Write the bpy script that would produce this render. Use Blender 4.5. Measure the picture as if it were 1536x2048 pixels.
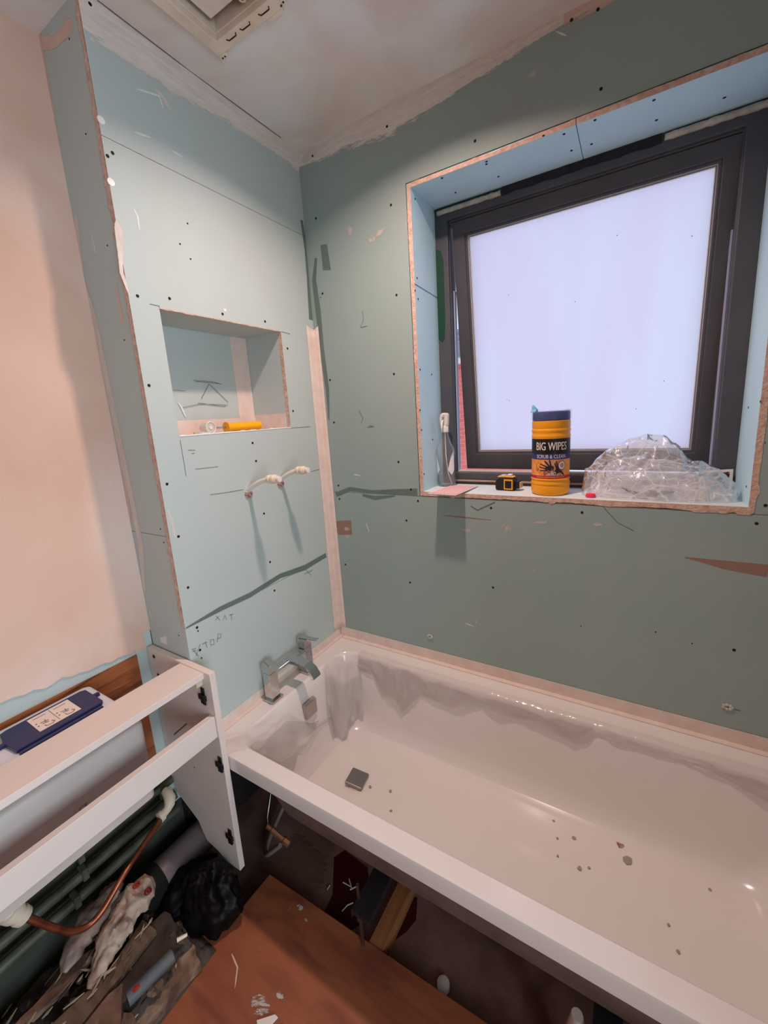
import bpy, bmesh, math, random
from math import sin, cos, pi, radians
from mathutils import Vector, Matrix, noise
random.seed(7)
for o in list(bpy.data.objects): bpy.data.objects.remove(o)
SC = bpy.context.scene
COL = SC.collection
ZO = 0.56                       # everything below is measured from the bath rim; the floor ends up at z = 0

# ---------------------------------------------------------------- camera
F_PX, PX, PY = 812.966, 777.81, 990.05
CAMR = Matrix(((0.86008, -0.04741, 0.50796), (0.50669, 0.19535, -0.8397), (-0.05942, 0.97959, 0.19204)))
CAMC = Vector((1.098309, -1.319958, 0.96273))
cd = bpy.data.cameras.new('camera'); cam = bpy.data.objects.new('camera', cd); COL.objects.link(cam)
cd.sensor_fit = 'VERTICAL'; cd.sensor_height = 36; cd.sensor_width = 27
cd.lens = F_PX * 36 / 2048
cd.shift_x = -(PX - 768) / 2048; cd.shift_y = (PY - 1024) / 2048
cd.clip_start = 0.02; cd.clip_end = 100
cam.matrix_world = Matrix.Translation(CAMC) @ CAMR.to_4x4()
SC.camera = cam

def on(px, py, axis, val):      # measure: the world point a photo pixel shows on a given wall or floor plane
    d = CAMR @ Vector(((px - PX) / F_PX, -(py - PY) / F_PX, -1))
    i = 'xyz'.index(axis)
    return CAMC + d * ((val - CAMC[i]) / d[i])

# ---------------------------------------------------------------- world, lights, exposure
w = bpy.data.worlds.new('sky'); SC.world = w; w.use_nodes = True
bg = w.node_tree.nodes['Background']
bg.inputs[0].default_value = (0.70, 0.76, 1.0, 1); bg.inputs[1].default_value = 1.15
def area_light(name, loc, size, power, color, rot=(0, 0, 0), spread=None, shape='DISK', sy=None):
    l = bpy.data.lights.new(name, 'AREA'); l.shape = shape; l.size = size; l.energy = power; l.color = color
    if sy: l.size_y = sy
    if spread: l.spread = spread
    o = bpy.data.objects.new(name, l); COL.objects.link(o); o.location = loc; o.rotation_euler = rot
    return o
area_light('ceiling_spot', (0.60, -0.465, 1.915), 0.07, 10.8, (1.0, 0.735, 0.645), spread=2.48)
area_light('added_side_fill', (2.90, -1.75, 0.75), 0.70, 62.0, (0.74, 0.88, 1.0), rot=(0, radians(90), 0), shape='RECTANGLE', sy=1.40)  # unseen cool fill, added to brighten the tap wall
bpy.data.objects['added_side_fill'].data.size = 1.3
SC.view_settings.view_transform = 'Standard'; SC.view_settings.look = 'None'
SC.view_settings.gamma = 1; SC.view_settings.use_curve_mapping = False
SC.view_settings.exposure = 0.0

# ---------------------------------------------------------------- materials
def srgb(r, g, b):
    f = lambda c: c / 12.92 if c <= .04045 else ((c + .055) / 1.055) ** 2.4
    return (f(r), f(g), f(b), 1)
MATS = {}
def mat(name, c, rough=.6, c2=None, scale=8, metal=0, bump=0, bscale=60, spec=.5, detail=6, lo=.35, hi=.65,
        stretch=(1, 1, 1), c3=None, scale3=2.5, trans=0, alpha=1, coat=0, ior=1.45, emit=None, lo3=.5, hi3=.68, sss=0):
    if name in MATS: return MATS[name]
    m = bpy.data.materials.new(name); m.use_nodes = True; nt = m.node_tree; N = nt.nodes; L = nt.links
    b = N['Principled BSDF']
    b.inputs['Base Color'].default_value = c; b.inputs['Roughness'].default_value = rough
    b.inputs['Metallic'].default_value = metal; b.inputs['Specular IOR Level'].default_value = spec
    b.inputs['Transmission Weight'].default_value = trans; b.inputs['Alpha'].default_value = alpha
    b.inputs['Coat Weight'].default_value = coat; b.inputs['IOR'].default_value = ior
    tc = N.new('ShaderNodeTexCoord'); mp = N.new('ShaderNodeMapping'); mp.inputs['Scale'].default_value = stretch
    L.new(tc.outputs['Object'], mp.inputs['Vector'])
    src = None
    if c2:
        t = N.new('ShaderNodeTexNoise'); t.inputs['Scale'].default_value = scale; t.inputs['Detail'].default_value = detail
        r = N.new('ShaderNodeValToRGB'); r.color_ramp.elements[0].position = lo; r.color_ramp.elements[1].position = hi
        r.color_ramp.elements[0].color = c; r.color_ramp.elements[1].color = c2
        L.new(mp.outputs[0], t.inputs['Vector']); L.new(t.outputs['Fac'], r.inputs['Fac']); src = r.outputs['Color']
        if c3:
            t3 = N.new('ShaderNodeTexNoise'); t3.inputs['Scale'].default_value = scale3; t3.inputs['Detail'].default_value = 5
            t3.inputs['Distortion'].default_value = .6
            r3 = N.new('ShaderNodeValToRGB'); r3.color_ramp.elements[0].position = lo3; r3.color_ramp.elements[1].position = hi3
            mx = N.new('ShaderNodeMix'); mx.data_type = 'RGBA'; mx.inputs['B'].default_value = c3
            L.new(mp.outputs[0], t3.inputs['Vector']); L.new(t3.outputs['Fac'], r3.inputs['Fac'])
            L.new(r3.outputs['Color'], mx.inputs['Factor']); L.new(src, mx.inputs['A']); src = mx.outputs['Result']
        L.new(src, b.inputs['Base Color'])
    if bump:
        t2 = N.new('ShaderNodeTexNoise'); t2.inputs['Scale'].default_value = bscale; t2.inputs['Detail'].default_value = 5
        bp_ = N.new('ShaderNodeBump'); bp_.inputs['Strength'].default_value = bump; bp_.inputs['Distance'].default_value = .004
        L.new(mp.outputs[0], t2.inputs['Vector']); L.new(t2.outputs['Fac'], bp_.inputs['Height'])
        L.new(bp_.outputs[0], b.inputs['Normal'])
    if emit:
        b.inputs['Emission Color'].default_value = emit[0]; b.inputs['Emission Strength'].default_value = emit[1]
    MATS[name] = m; return m

def film_mat(name, tint, clear=.8, rough=.12, bump=.6, bscale=30, white=.5, ridge=0):
    m = bpy.data.materials.new(name); m.use_nodes = True; nt = m.node_tree; N = nt.nodes; L = nt.links
    b = N['Principled BSDF']; b.inputs['Base Color'].default_value = tint; b.inputs['Roughness'].default_value = rough
    b.inputs['Specular IOR Level'].default_value = .9
    tr = N.new('ShaderNodeBsdfTransparent'); tr.inputs[0].default_value = (tint[0]**.08, tint[1]**.08, tint[2]**.08, 1)
    gl = N.new('ShaderNodeBsdfGlossy'); gl.inputs['Roughness'].default_value = rough
    fr = N.new('ShaderNodeLayerWeight'); fr.inputs['Blend'].default_value = .25
    t2 = N.new('ShaderNodeTexNoise'); t2.inputs['Scale'].default_value = bscale; t2.inputs['Detail'].default_value = 4
    t2.inputs['Distortion'].default_value = 1.2
    tc = N.new('ShaderNodeTexCoord'); L.new(tc.outputs['Object'], t2.inputs['Vector'])
    bp_ = N.new('ShaderNodeBump'); bp_.inputs['Strength'].default_value = bump; bp_.inputs['Distance'].default_value = .006
    L.new(t2.outputs['Fac'], bp_.inputs['Height'])
    L.new(bp_.outputs[0], b.inputs['Normal']); L.new(bp_.outputs[0], gl.inputs['Normal']); L.new(bp_.outputs[0], fr.inputs['Normal'])
    fac = None
    for sc_, wd_ in ((bscale * .28, .022), (bscale * .62, .03)):
        rg = N.new('ShaderNodeTexVoronoi'); rg.feature = 'DISTANCE_TO_EDGE'; rg.inputs['Scale'].default_value = sc_
        mp2 = N.new('ShaderNodeMapping'); mp2.inputs['Rotation'].default_value = (.4, .7, sc_); mp2.inputs['Scale'].default_value = (1, .6, 1.5)
        L.new(tc.outputs['Object'], mp2.inputs['Vector']); L.new(mp2.outputs[0], rg.inputs['Vector'])
        s3 = N.new('ShaderNodeMapRange'); s3.inputs['From Min'].default_value = 0; s3.inputs['From Max'].default_value = wd_
        s3.inputs['To Min'].default_value = 1 - clear + ridge; s3.inputs['To Max'].default_value = 1 - clear
        L.new(rg.outputs['Distance'], s3.inputs['Value'])
        if fac is None: fac = s3.outputs[0]
        else:
            mxx = N.new('ShaderNodeMath'); mxx.operation = 'MAXIMUM'; L.new(fac, mxx.inputs[0]); L.new(s3.outputs[0], mxx.inputs[1]); fac = mxx.outputs[0]
    m1 = N.new('ShaderNodeMixShader'); L.new(fac, m1.inputs[0])
    L.new(tr.outputs[0], m1.inputs[1]); L.new(b.outputs[0], m1.inputs[2])
    m2 = N.new('ShaderNodeMixShader'); mu = N.new('ShaderNodeMath'); mu.operation = 'MULTIPLY'; mu.inputs[1].default_value = white
    L.new(fr.outputs['Fresnel'], mu.inputs[0]); L.new(mu.outputs[0], m2.inputs[0])
    L.new(m1.outputs[0], m2.inputs[1]); L.new(gl.outputs[0], m2.inputs[2])
    L.new(m2.outputs[0], N['Material Output'].inputs[0]); MATS[name] = m; return m

def smear_mat(name, c, c2, rough=.85, cover=.5, nscale=35, stretch=(1, 1, 1), soft=.004, spec=.3):
    m = bpy.data.materials.new(name); m.use_nodes = True; nt = m.node_tree; N = nt.nodes; L = nt.links
    b = N['Principled BSDF']; b.inputs['Roughness'].default_value = rough; b.inputs['Specular IOR Level'].default_value = spec
    tc = N.new('ShaderNodeTexCoord'); mp = N.new('ShaderNodeMapping'); mp.inputs['Scale'].default_value = stretch
    a1 = N.new('ShaderNodeAttribute'); a1.attribute_name = 'su'; a2 = N.new('ShaderNodeAttribute'); a2.attribute_name = 'sv'
    cx_ = N.new('ShaderNodeCombineXYZ'); L.new(a1.outputs['Fac'], cx_.inputs[0]); L.new(a2.outputs['Fac'], cx_.inputs[1])
    mp.inputs['Scale'].default_value = (.30, 1.3, 1); L.new(cx_.outputs[0], mp.inputs['Vector'])
    t = N.new('ShaderNodeTexNoise'); t.inputs['Scale'].default_value = nscale; t.inputs['Detail'].default_value = 12
    t.inputs['Roughness'].default_value = .78
    L.new(mp.outputs[0], t.inputs['Vector'])
    r = N.new('ShaderNodeValToRGB'); r.color_ramp.elements[0].color = c; r.color_ramp.elements[1].color = c2
    r.color_ramp.elements[0].position = .35; r.color_ramp.elements[1].position = .65
    L.new(t.outputs['Fac'], r.inputs['Fac']); L.new(r.outputs['Color'], b.inputs['Base Color'])
    at = N.new('ShaderNodeAttribute'); at.attribute_name = 'fade'
    a = N.new('ShaderNodeMath'); a.operation = 'ADD'; L.new(at.outputs['Fac'], a.inputs[0]); L.new(t.outputs['Fac'], a.inputs[1])
    mr = N.new('ShaderNodeMapRange'); mr.inputs['From Min'].default_value = 1.5 - cover - soft; mr.inputs['From Max'].default_value = 1.5 - cover + soft
    L.new(a.outputs[0], mr.inputs['Value']); L.new(mr.outputs[0], b.inputs['Alpha'])
    MATS[name] = m; return m

GREEN = srgb(.66, .755, .71)
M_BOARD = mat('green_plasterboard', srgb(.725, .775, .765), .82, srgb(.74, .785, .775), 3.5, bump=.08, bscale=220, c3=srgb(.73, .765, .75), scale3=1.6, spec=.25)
M_BOARD_SHADED = mat('green_plasterboard_shaded', srgb(.59, .665, .65), .82, srgb(.61, .675, .66), 3.5, bump=.08, bscale=220, c3=srgb(.61, .65, .64), scale3=1.3, spec=.25)  # same board, darker copy: the window wall's shade is put into the colour
M_BLUE = mat('blue_plasterboard', srgb(.75, .88, .92), .8, srgb(.78, .90, .93), 6, bump=.08, bscale=220, spec=.25)
M_GYP = mat('pink_gypsum_core', srgb(.88, .76, .70), .95, srgb(.78, .63, .56), 60, bump=.7, bscale=160)
M_PINK = mat('pink_plaster', srgb(.87, .74, .67), .85, srgb(.82, .67, .60), 2.2, bump=.12, bscale=9, c3=srgb(.90, .81, .76), scale3=1.7, spec=.25)
M_CEIL = mat('skimmed_ceiling', srgb(.95, .96, .96), .85, srgb(.91, .89, .88), 3, bump=.1, bscale=7, c3=srgb(.88, .80, .76), scale3=2.6, spec=.25, lo3=.42, hi3=.7)
M_DARKIN = mat('dark_void', srgb(.12, .10, .09), .9)
M_TAPE = mat('beige_jointing_tape', srgb(.90, .83, .79), .75, srgb(.87, .79, .75), 30, bump=.1, bscale=90)
M_ACR = mat('white_acrylic', srgb(.90, .87, .85), .16, srgb(.905, .875, .86), 3, spec=.5, coat=.3)
M_SHELL = mat('bath_underside', srgb(.52, .44, .42), .8, srgb(.44, .37, .35), 10)
M_CHROME = mat('chrome', srgb(.80, .80, .80), .09, metal=1)
M_STEEL = mat('brushed_steel', srgb(.62, .60, .58), .32, metal=1)
M_WHITEP = mat('white_plastic', srgb(.90, .87, .84), .35)
M_CREAMP = mat('cream_plastic', srgb(.88, .82, .74), .4)
M_LAM = mat('white_laminate', srgb(.90, .85, .82), .45, srgb(.88, .83, .80), 5)
M_CHIP = mat('laminate_edge', srgb(.80, .74, .70), .5)
M_BLACK = mat('black_plastic', srgb(.07, .07, .08), .4)
M_FRAME = mat('anthracite_upvc', srgb(.30, .305, .33), .42, srgb(.33, .335, .355), 6, bump=.03, bscale=300)
M_GASK = mat('dark_gasket', srgb(.07, .07, .08), .6)
M_BEAD = mat('pale_spacer_bar', srgb(.74, .75, .78), .4)
M_FOAM = mat('white_sealant', srgb(.82, .80, .76), .8, srgb(.70, .68, .64), 40, bump=.8, bscale=60)
M_NAVY = mat('navy_plastic', srgb(.13, .15, .33), .28)
M_TANK = mat('grey_white_tank', srgb(.80, .76, .74), .45, srgb(.75, .71, .69), 5)
M_PLY = mat('orange_plywood', srgb(.66, .40, .22), .75, srgb(.56, .31, .16), 5, stretch=(1, 1, 7), bump=.3, bscale=30, c3=srgb(.38, .20, .12), scale3=6)
M_FLOORB = mat('hardboard', srgb(.62, .36, .24), .55, srgb(.55, .30, .19), 4, stretch=(1, 4, 1), bump=.15, bscale=30, c3=srgb(.47, .25, .18), scale3=5)
M_CHIPF = mat('stained_chipboard', srgb(.56, .41, .36), .8, srgb(.46, .33, .29), 9, bump=.3, bscale=60, c3=srgb(.38, .24, .20), scale3=4)
M_TIMB = mat('timber', srgb(.66, .43, .26), .7, srgb(.55, .33, .19), 5, stretch=(9, 1, 9), bump=.2, bscale=30)
M_BRASS = mat('dull_brass', srgb(.72, .52, .40), .4, metal=.7)
M_COPPER = mat('copper', srgb(.70, .42, .31), .42, srgb(.50, .27, .19), 22, metal=.85, bump=.15)
M_GREYP = mat('grey_soil_pipe', srgb(.48, .42, .42), .45, srgb(.42, .36, .36), 12)
M_LPIPE = mat('painted_old_pipe', srgb(.36, .37, .31), .5, srgb(.24, .24, .20), 20, bump=.2)
M_BIN = mat('black_bin_bag', srgb(.03, .025, .03), .5, bump=.3, bscale=25, spec=.2)
M_RAG = mat('dirty_white_bag', srgb(.78, .68, .60), .5, srgb(.58, .47, .41), 14, bump=.5, bscale=35)
M_DEB = mat('broken_board', srgb(.48, .36, .29), .85, srgb(.34, .25, .20), 20, bump=.6, bscale=50, c3=srgb(.62, .52, .44), scale3=12)
M_DEB2 = mat('dark_debris', srgb(.20, .17, .16), .8, srgb(.30, .25, .22), 30, bump=.7, bscale=60)
M_PLANK = mat('dusty_plank', srgb(.46, .38, .31), .8, srgb(.36, .28, .22), 8, stretch=(1, 6, 1), bump=.3, bscale=40)
M_BLUET = mat('grey_blue_tube', srgb(.30, .33, .36), .6, srgb(.36, .37, .37), 20)
M_SCREW = mat('dark_screw_hole', srgb(.05, .05, .05), .7)
M_SCREWW = mat('white_screw_head', srgb(.93, .93, .92), .4)
M_PENCIL = mat('pencil_line', srgb(.36, .38, .37), .8)
M_RED = mat('red_print', srgb(.62, .14, .14), .6)
M_YEL = mat('yellow_plastic', srgb(.98, .68, .05), .35)
M_YEL2 = mat('amber_tub_plastic', srgb(.97, .64, .08), .35)
M_BLUEL = mat('blue_lid_plastic', srgb(.14, .20, .48), .35)
M_FANP = mat('yellowed_plastic', srgb(.93, .88, .82), .5, srgb(.88, .80, .71), 12, bump=.1)
M_BRICKW = None
S_PLAST = smear_mat('plaster_smear', srgb(.88, .84, .81), srgb(.78, .75, .72), cover=.52, nscale=45, soft=.004)
S_PLASTV = smear_mat('plaster_smear_ragged', srgb(.93, .89, .86), srgb(.82, .79, .76), cover=.64, nscale=30, soft=.004)
S_PINK = smear_mat('pink_plaster_smear', srgb(.88, .77, .72), srgb(.80, .70, .65), cover=.5, nscale=40, soft=.004)
S_DARK = smear_mat('adhesive_smear', srgb(.38, .45, .43), srgb(.43, .50, .47), rough=.5, cover=.9, nscale=18)
S_WHITE = smear_mat('white_scratch', srgb(.92, .93, .92), srgb(.80, .84, .82), cover=.58, nscale=90, soft=.004)
S_DUST = smear_mat('dust_patch', srgb(.78, .74, .70), srgb(.70, .70, .67), cover=.07, nscale=60, soft=.004)
S_BROWN = smear_mat('brown_scrape', srgb(.62, .47, .41), srgb(.56, .48, .43), cover=.55, nscale=30)
S_WET = smear_mat('wet_stain', srgb(.22, .07, .05), srgb(.28, .10, .07), rough=.35, cover=.85, nscale=12)

# ---------------------------------------------------------------- mesh helpers
class MB:
    def __init__(s): s.v = []; s.f = []; s.mi = []; s.fade = None
    def add(s, vs, fs, mi=0):
        o = len(s.v); s.v += [Vector(v) for v in vs]; s.f += [tuple(i + o for i in f) for f in fs]; s.mi += [mi] * len(fs); return s
    def box(s, x0, x1, y0, y1, z0, z1, mi=0, M=None):
        vs = [Vector((x, y, z)) for z in (z0, z1) for y in (y0, y1) for x in (x0, x1)]
        if M: vs = [M @ v for v in vs]
        return s.add(vs, [(0, 2, 3, 1), (4, 5, 7, 6), (0, 1, 5, 4), (2, 6, 7, 3), (0, 4, 6, 2), (1, 3, 7, 5)], mi)
    def tube(s, pts, r, n=12, caps=True, mi=0):
        pts = [Vector(p) for p in pts]; rs = r if isinstance(r, (list, tuple)) else [r] * len(pts)
        rings = []; up = None
        for i, p in enumerate(pts):
            t = (pts[min(i + 1, len(pts) - 1)] - pts[max(i - 1, 0)])
            if t.length < 1e-9: t = Vector((0, 0, 1))
            t.normalize()
            if up is None: up = t.orthogonal().normalized()
            up = (up - t * up.dot(t)).normalized(); b = t.cross(up)
            rings.append([p + (up * cos(2 * pi * k / n) + b * sin(2 * pi * k / n)) * rs[i] for k in range(n)])
        fs = [(i * n + k, i * n + (k + 1) % n, (i + 1) * n + (k + 1) % n, (i + 1) * n + k) for i in range(len(pts) - 1) for k in range(n)]
        if caps: fs += [tuple(range(n))[::-1], tuple(range((len(pts) - 1) * n, len(pts) * n))]
        return s.add([v for r_ in rings for v in r_], fs, mi)
    def lathe(s, c, prof, n=24, axis='z', mi=0, sx=1, sy=1):
        c = Vector(c); vs = []
        for r, h in prof:
            for k in range(n):
                a = 2 * pi * k / n; q = (r * cos(a) * sx, r * sin(a) * sy, h)
                if axis == 'x': q = (q[2], q[0], q[1])
                if axis == 'y': q = (q[0], q[2], q[1])
                vs.append(c + Vector(q))
        m = len(prof)
        fs = [(i * n + k, i * n + (k + 1) % n, (i + 1) * n + (k + 1) % n, (i + 1) * n + k) for i in range(m - 1) for k in range(n)]
        if prof[0][0] > 1e-6: fs.append(tuple(range(n))[::-1])
        if prof[-1][0] > 1e-6: fs.append(tuple(range((m - 1) * n, m * n)))
        return s.add(vs, fs, mi)
    def prism(s, poly, d, mi=0):         # poly: 3-D points of one face; d: extrusion vector
        n = len(poly); P = [Vector(p) for p in poly]; d = Vector(d)
        return s.add(P + [p + d for p in P], [tuple(range(n)), tuple(range(n, 2 * n))[::-1]] + [(k, k + n, (k + 1) % n + n, (k + 1) % n) for k in range(n)], mi)
    def loft(s, rings, caps=True, mi=0):
        n = len(rings[0]); m = len(rings)
        fs = [(i * n + k, i * n + (k + 1) % n, (i + 1) * n + (k + 1) % n, (i + 1) * n + k) for i in range(m - 1) for k in range(n)]
        if caps: fs += [tuple(range(n))[::-1], tuple(range((m - 1) * n, m * n))]
        return s.add([v for r_ in rings for v in r_], fs, mi)
    def build(s, name, mats, parent=None, loc=None, smooth=None, bevel=0, seg=2, recalc=True, solid=0):
        me = bpy.data.meshes.new(name)
        if not isinstance(mats, (list, tuple)): mats = [mats]
        if parent is not None: base = wloc(parent)
        if loc is None:
            if parent is not None:
                loc = base
            else:
                xs = [v.x for v in s.v]; ys = [v.y for v in s.v]; zs = [v.z for v in s.v]
                loc = Vector(((min(xs) + max(xs)) / 2, (min(ys) + max(ys)) / 2, min(zs)))
        loc = Vector(loc)
        me.from_pydata([tuple(v - loc) for v in s.v], [], s.f)
        for m_ in mats: me.materials.append(m_)
        if len(mats) > 1: me.polygons.foreach_set('material_index', s.mi)
        if s.fade:
            at = me.attributes.new('fade', 'FLOAT', 'POINT'); at.data.foreach_set('value', s.fade)
            for nm_, k_ in (('su', 0), ('sv', 1)):
                at = me.attributes.new(nm_, 'FLOAT', 'POINT'); at.data.foreach_set('value', [q_[k_] for q_ in s.suv])
        if recalc:
            bm = bmesh.new(); bm.from_mesh(me); bmesh.ops.recalc_face_normals(bm, faces=bm.faces); bm.to_mesh(me); bm.free()
        if smooth is not None:
            me.polygons.foreach_set('use_smooth', [True] * len(me.polygons))
            if smooth < 180: me.set_sharp_from_angle(angle=radians(smooth))
        o = bpy.data.objects.new(name, me); COL.objects.link(o)
        if parent is not None:
            o.parent = parent; o.location = loc - base
        else: o.location = loc
        if bevel:
            b = o.modifiers.new('bevel', 'BEVEL'); b.width = bevel; b.segments = seg; b.limit_method = 'ANGLE'; b.angle_limit = radians(40)
        if solid:
            b = o.modifiers.new('solid', 'SOLIDIFY'); b.thickness = solid
        return o
def wloc(o):
    l = Vector(o.location)
    while o.parent: o = o.parent; l += Vector(o.location)
    return l
def tag(o, label=None, cat=None, group=None, kind=None):
    if label: o['label'] = label
    if cat: o['category'] = cat
    if group: o['group'] = group
    if kind: o['kind'] = kind
    return o
def thing(name, label, cat, loc, group=None, kind=None):
    o = bpy.data.objects.new(name, None); COL.objects.link(o); o.location = loc; o.empty_display_size = .05
    return tag(o, label, cat, group, kind)

def rrect(x0, x1, y0, y1, z, r, n=8):
    pts = []
    for cx, cy, a0 in ((x1 - r, y1 - r, 0), (x0 + r, y1 - r, 90), (x0 + r, y0 + r, 180), (x1 - r, y0 + r, 270)):
        for k in range(n + 1):
            a = radians(a0 + 90 * k / n); pts.append(Vector((cx + r * cos(a), cy + r * sin(a), z)))
    return pts
def slab(ax, d_front, d_back, u0, u1, v0, v1, hole=None):
    """board in plane ax; u,v are the other two axes in xyz order; mi 0 face, 1 cut edges"""
    m = MB()
    def P(u, v, d): return {'x': Vector((d, u, v)), 'y': Vector((u, d, v)), 'z': Vector((u, v, d))}[ax]
    us = [u0, u1]; vs = [v0, v1]
    if hole: us = [u0, hole[0], hole[1], u1]; vs = [v0, hole[2], hole[3], v1]
    for d, mi in ((d_front, 0), (d_back, 0)):
        for i in range(len(us) - 1):
            for j in range(len(vs) - 1):
                if hole and i == 1 and j == 1: continue
                m.add([P(us[i], vs[j], d), P(us[i + 1], vs[j], d), P(us[i + 1], vs[j + 1], d), P(us[i], vs[j + 1], d)], [(0, 1, 2, 3)], mi)
    loops = [(u0, u1, v0, v1)] + ([hole] if hole else [])
    for a, b, c, d in loops:
        c4 = [(a, c), (b, c), (b, d), (a, d)]
        for k in range(4):
            p, q = c4[k], c4[(k + 1) % 4]
            m.add([P(*p, d_front), P(*q, d_front), P(*q, d_back), P(*p, d_back)], [(0, 1, 2, 3)], 1)
    return m
OFFN = [0]
def lift(o_):
    OFFN[0] = (OFFN[0] + 1) % 12; return (o_ if o_ > .002 else .00015) + OFFN[0] * .00003
def smear(parent, mt, pts, w, nrm, off=.0008, name='plaster_smear', onesided=False, hard=False, res=.012):
    """thin coat along a path lying on a wall; pts are world points, w width(s); fades at its edges"""
    pts = [Vector(p) for p in pts]; nrm = Vector(nrm); off = lift(off)
    P = []; W = []
    ws = w if isinstance(w, (list, tuple)) else [w] * len(pts)
    for i in range(len(pts) - 1):
        n = max(1, int((pts[i + 1] - pts[i]).length / res))
        for k in range(n):
            t = k / n; P.append(pts[i].lerp(pts[i + 1], t)); W.append(ws[i] * (1 - t) + ws[i + 1] * t)
    P.append(pts[-1]); W.append(ws[-1])
    m = MB(); fade = []; rows = 5; vs = []; suv = []; acc = random.uniform(0, 9)
    for i, p in enumerate(P):
        t = (P[min(i + 1, len(P) - 1)] - P[max(i - 1, 0)]).normalized(); s_ = nrm.cross(t); acc += (P[i] - P[i - 1]).length if i else 0
        e = min(1, min(i, len(P) - 1 - i) / 1.5)
        for j in range(rows):
            u = j / (rows - 1)
            vs.append(p + s_ * (u if onesided else u - .5) * W[i] + nrm * off)
            suv.append(((acc, u * W[i]) if not onesided else (acc + u * W[i] * .8, u * W[i] * 1.6 - acc * .12)))
            f = (1 - u) if onesided else 1 - abs(2 * u - 1)
            if hard: f = 1
            else: f = f * .75 + .15
            fade.append(f * (1 if onesided or hard else e))
    fs = [(i * rows + j, i * rows + j + 1, (i + 1) * rows + j + 1, (i + 1) * rows + j) for i in range(len(P) - 1) for j in range(rows - 1)]
    m.add(vs, fs); m.fade = fade; m.suv = suv
    return m.build(name, mt, parent, recalc=False)
def blob(parent, mt, pts, nrm, off=.0008, name='plaster_smear', soft=True):
    pts = [Vector(p) for p in pts]; c = sum(pts, Vector()) / len(pts); n = len(pts); m = MB(); nrm = Vector(nrm); off = lift(off)
    vs = [c + nrm * off] + [c.lerp(p, .55) + nrm * off for p in pts] + [p + nrm * off for p in pts]
    fs = [(0, 1 + k, 1 + (k + 1) % n) for k in range(n)] + [(1 + k, 1 + n + k, 1 + n + (k + 1) % n, 1 + (k + 1) % n) for k in range(n)]
    ra = random.uniform(0, 3); e1_ = nrm.orthogonal().normalized(); e2_ = nrm.cross(e1_)
    m.suv = [((v - c).dot(e1_ * cos(ra) + e2_ * sin(ra)) + ra * 3, (v - c).dot(e2_ * cos(ra) - e1_ * sin(ra))) for v in vs]
    m.add(vs, fs); m.fade = [1.] + [.92 if soft else 1.] * n + [.45 if soft else 1.] * n
    return m.build(name, mt, parent, recalc=False)
def line(parent, pts, r=.0006, name='pencil_mark', mt=None):
    return MB().tube(pts, r, 4).build(name, mt or M_PENCIL, parent)
def text_mesh(txt, size, squash=1.0):
    c = bpy.data.curves.new('t', 'FONT'); c.body = txt; c.size = size; c.align_x = 'CENTER'; c.align_y = 'CENTER'; c.resolution_u = 3
    o = bpy.data.objects.new('t', c); COL.objects.link(o)
    dg = bpy.context.evaluated_depsgraph_get(); me = bpy.data.meshes.new_from_object(o.evaluated_get(dg))
    vs = [Vector((v.co.x * squash, v.co.y, 0)) for v in me.vertices]; fs = [tuple(p.vertices) for p in me.polygons]
    bpy.data.objects.remove(o); bpy.data.curves.remove(c); bpy.data.meshes.remove(me)
    return vs, fs
XN, YN, ZN = Vector((1, 0, 0)), Vector((0, -1, 0)), Vector((0, 0, 1))

# ---------------------------------------------------------------- room shell
CZ = 1.927; FZ = -.56
def struct(name, loc=(0, 0, FZ)):
    return thing(name, None, None, loc, kind='structure')
floor = MB().box(-.9, 1.78, -2.2, .32, FZ - .03, FZ).build('floor', M_CHIPF); tag(floor, kind='structure')
# ceiling with a recess for the old fan housing
HX0, HX1, HY0, HY1 = .145, .345, -.66, -.452
ceil = slab('z', CZ, CZ + .10, -.34, 1.78, -2.2, .02, (HX0, HX1, HY0, HY1)).build('ceiling', [M_CEIL, M_DARKIN]); tag(ceil, kind='structure')
# ---- left wall: boxed-out tap wall with niche, its return, and the pink plaster wall
NY0, NY1, NZ0, NZ1, ND = -.624, -.181, .939, 1.280, -.185
wl = struct('wall_left')
slab('x', 0, -.0125, -.70, 0, 1.644, CZ).build('plasterboard_sheet', [M_BOARD, M_GYP], wl)
slab('x', 0, -.0125, -.70, 0, .386, 1.6425, (NY0, NY1, NZ0, NZ1)).build('plasterboard_sheet', [M_BOARD, M_GYP], wl)
slab('x', 0, -.0125, -.70, 0, -.055, .3845).build('plasterboard_sheet', [M_BOARD, M_BOARD], wl)
slab('y', -.698, -.686, -.2, -.0125, .665, CZ).build('plasterboard_sheet', [M_BOARD, M_GYP], wl)
slab('y', -.698, -.686, -.2, -.0125, -.06, .6635).build('plasterboard_sheet', [M_BOARD, M_GYP], wl)
MB().box(-.34, ND - .0125, -.686, .0, FZ, CZ).build('stud_backing', M_DARKIN, wl)
# niche lining boards
MB().box(ND - .0125, ND, NY0 - .0125, NY1 + .0125, NZ0 - .0125, NZ1 + .0125).build('niche_back', M_BOARD, wl)
MB().box(ND, -.0126, NY1, NY1 + .0125, NZ0, NZ1).build('niche_side', M_BOARD, wl)
MB().box(ND, -.0126, NY0 - .0125, NY0, NZ0, NZ1).build('niche_side', M_BOARD, wl)
MB().box(ND, -.0126, NY0 - .0125, NY1 + .0125, NZ1, NZ1 + .0125).build('niche_top', M_BOARD, wl)
MB().box(ND, -.0126, NY0 - .0125, NY1 + .0125, NZ0 - .0125, NZ0).build('niche_shelf', M_TAPE, wl)
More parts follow.
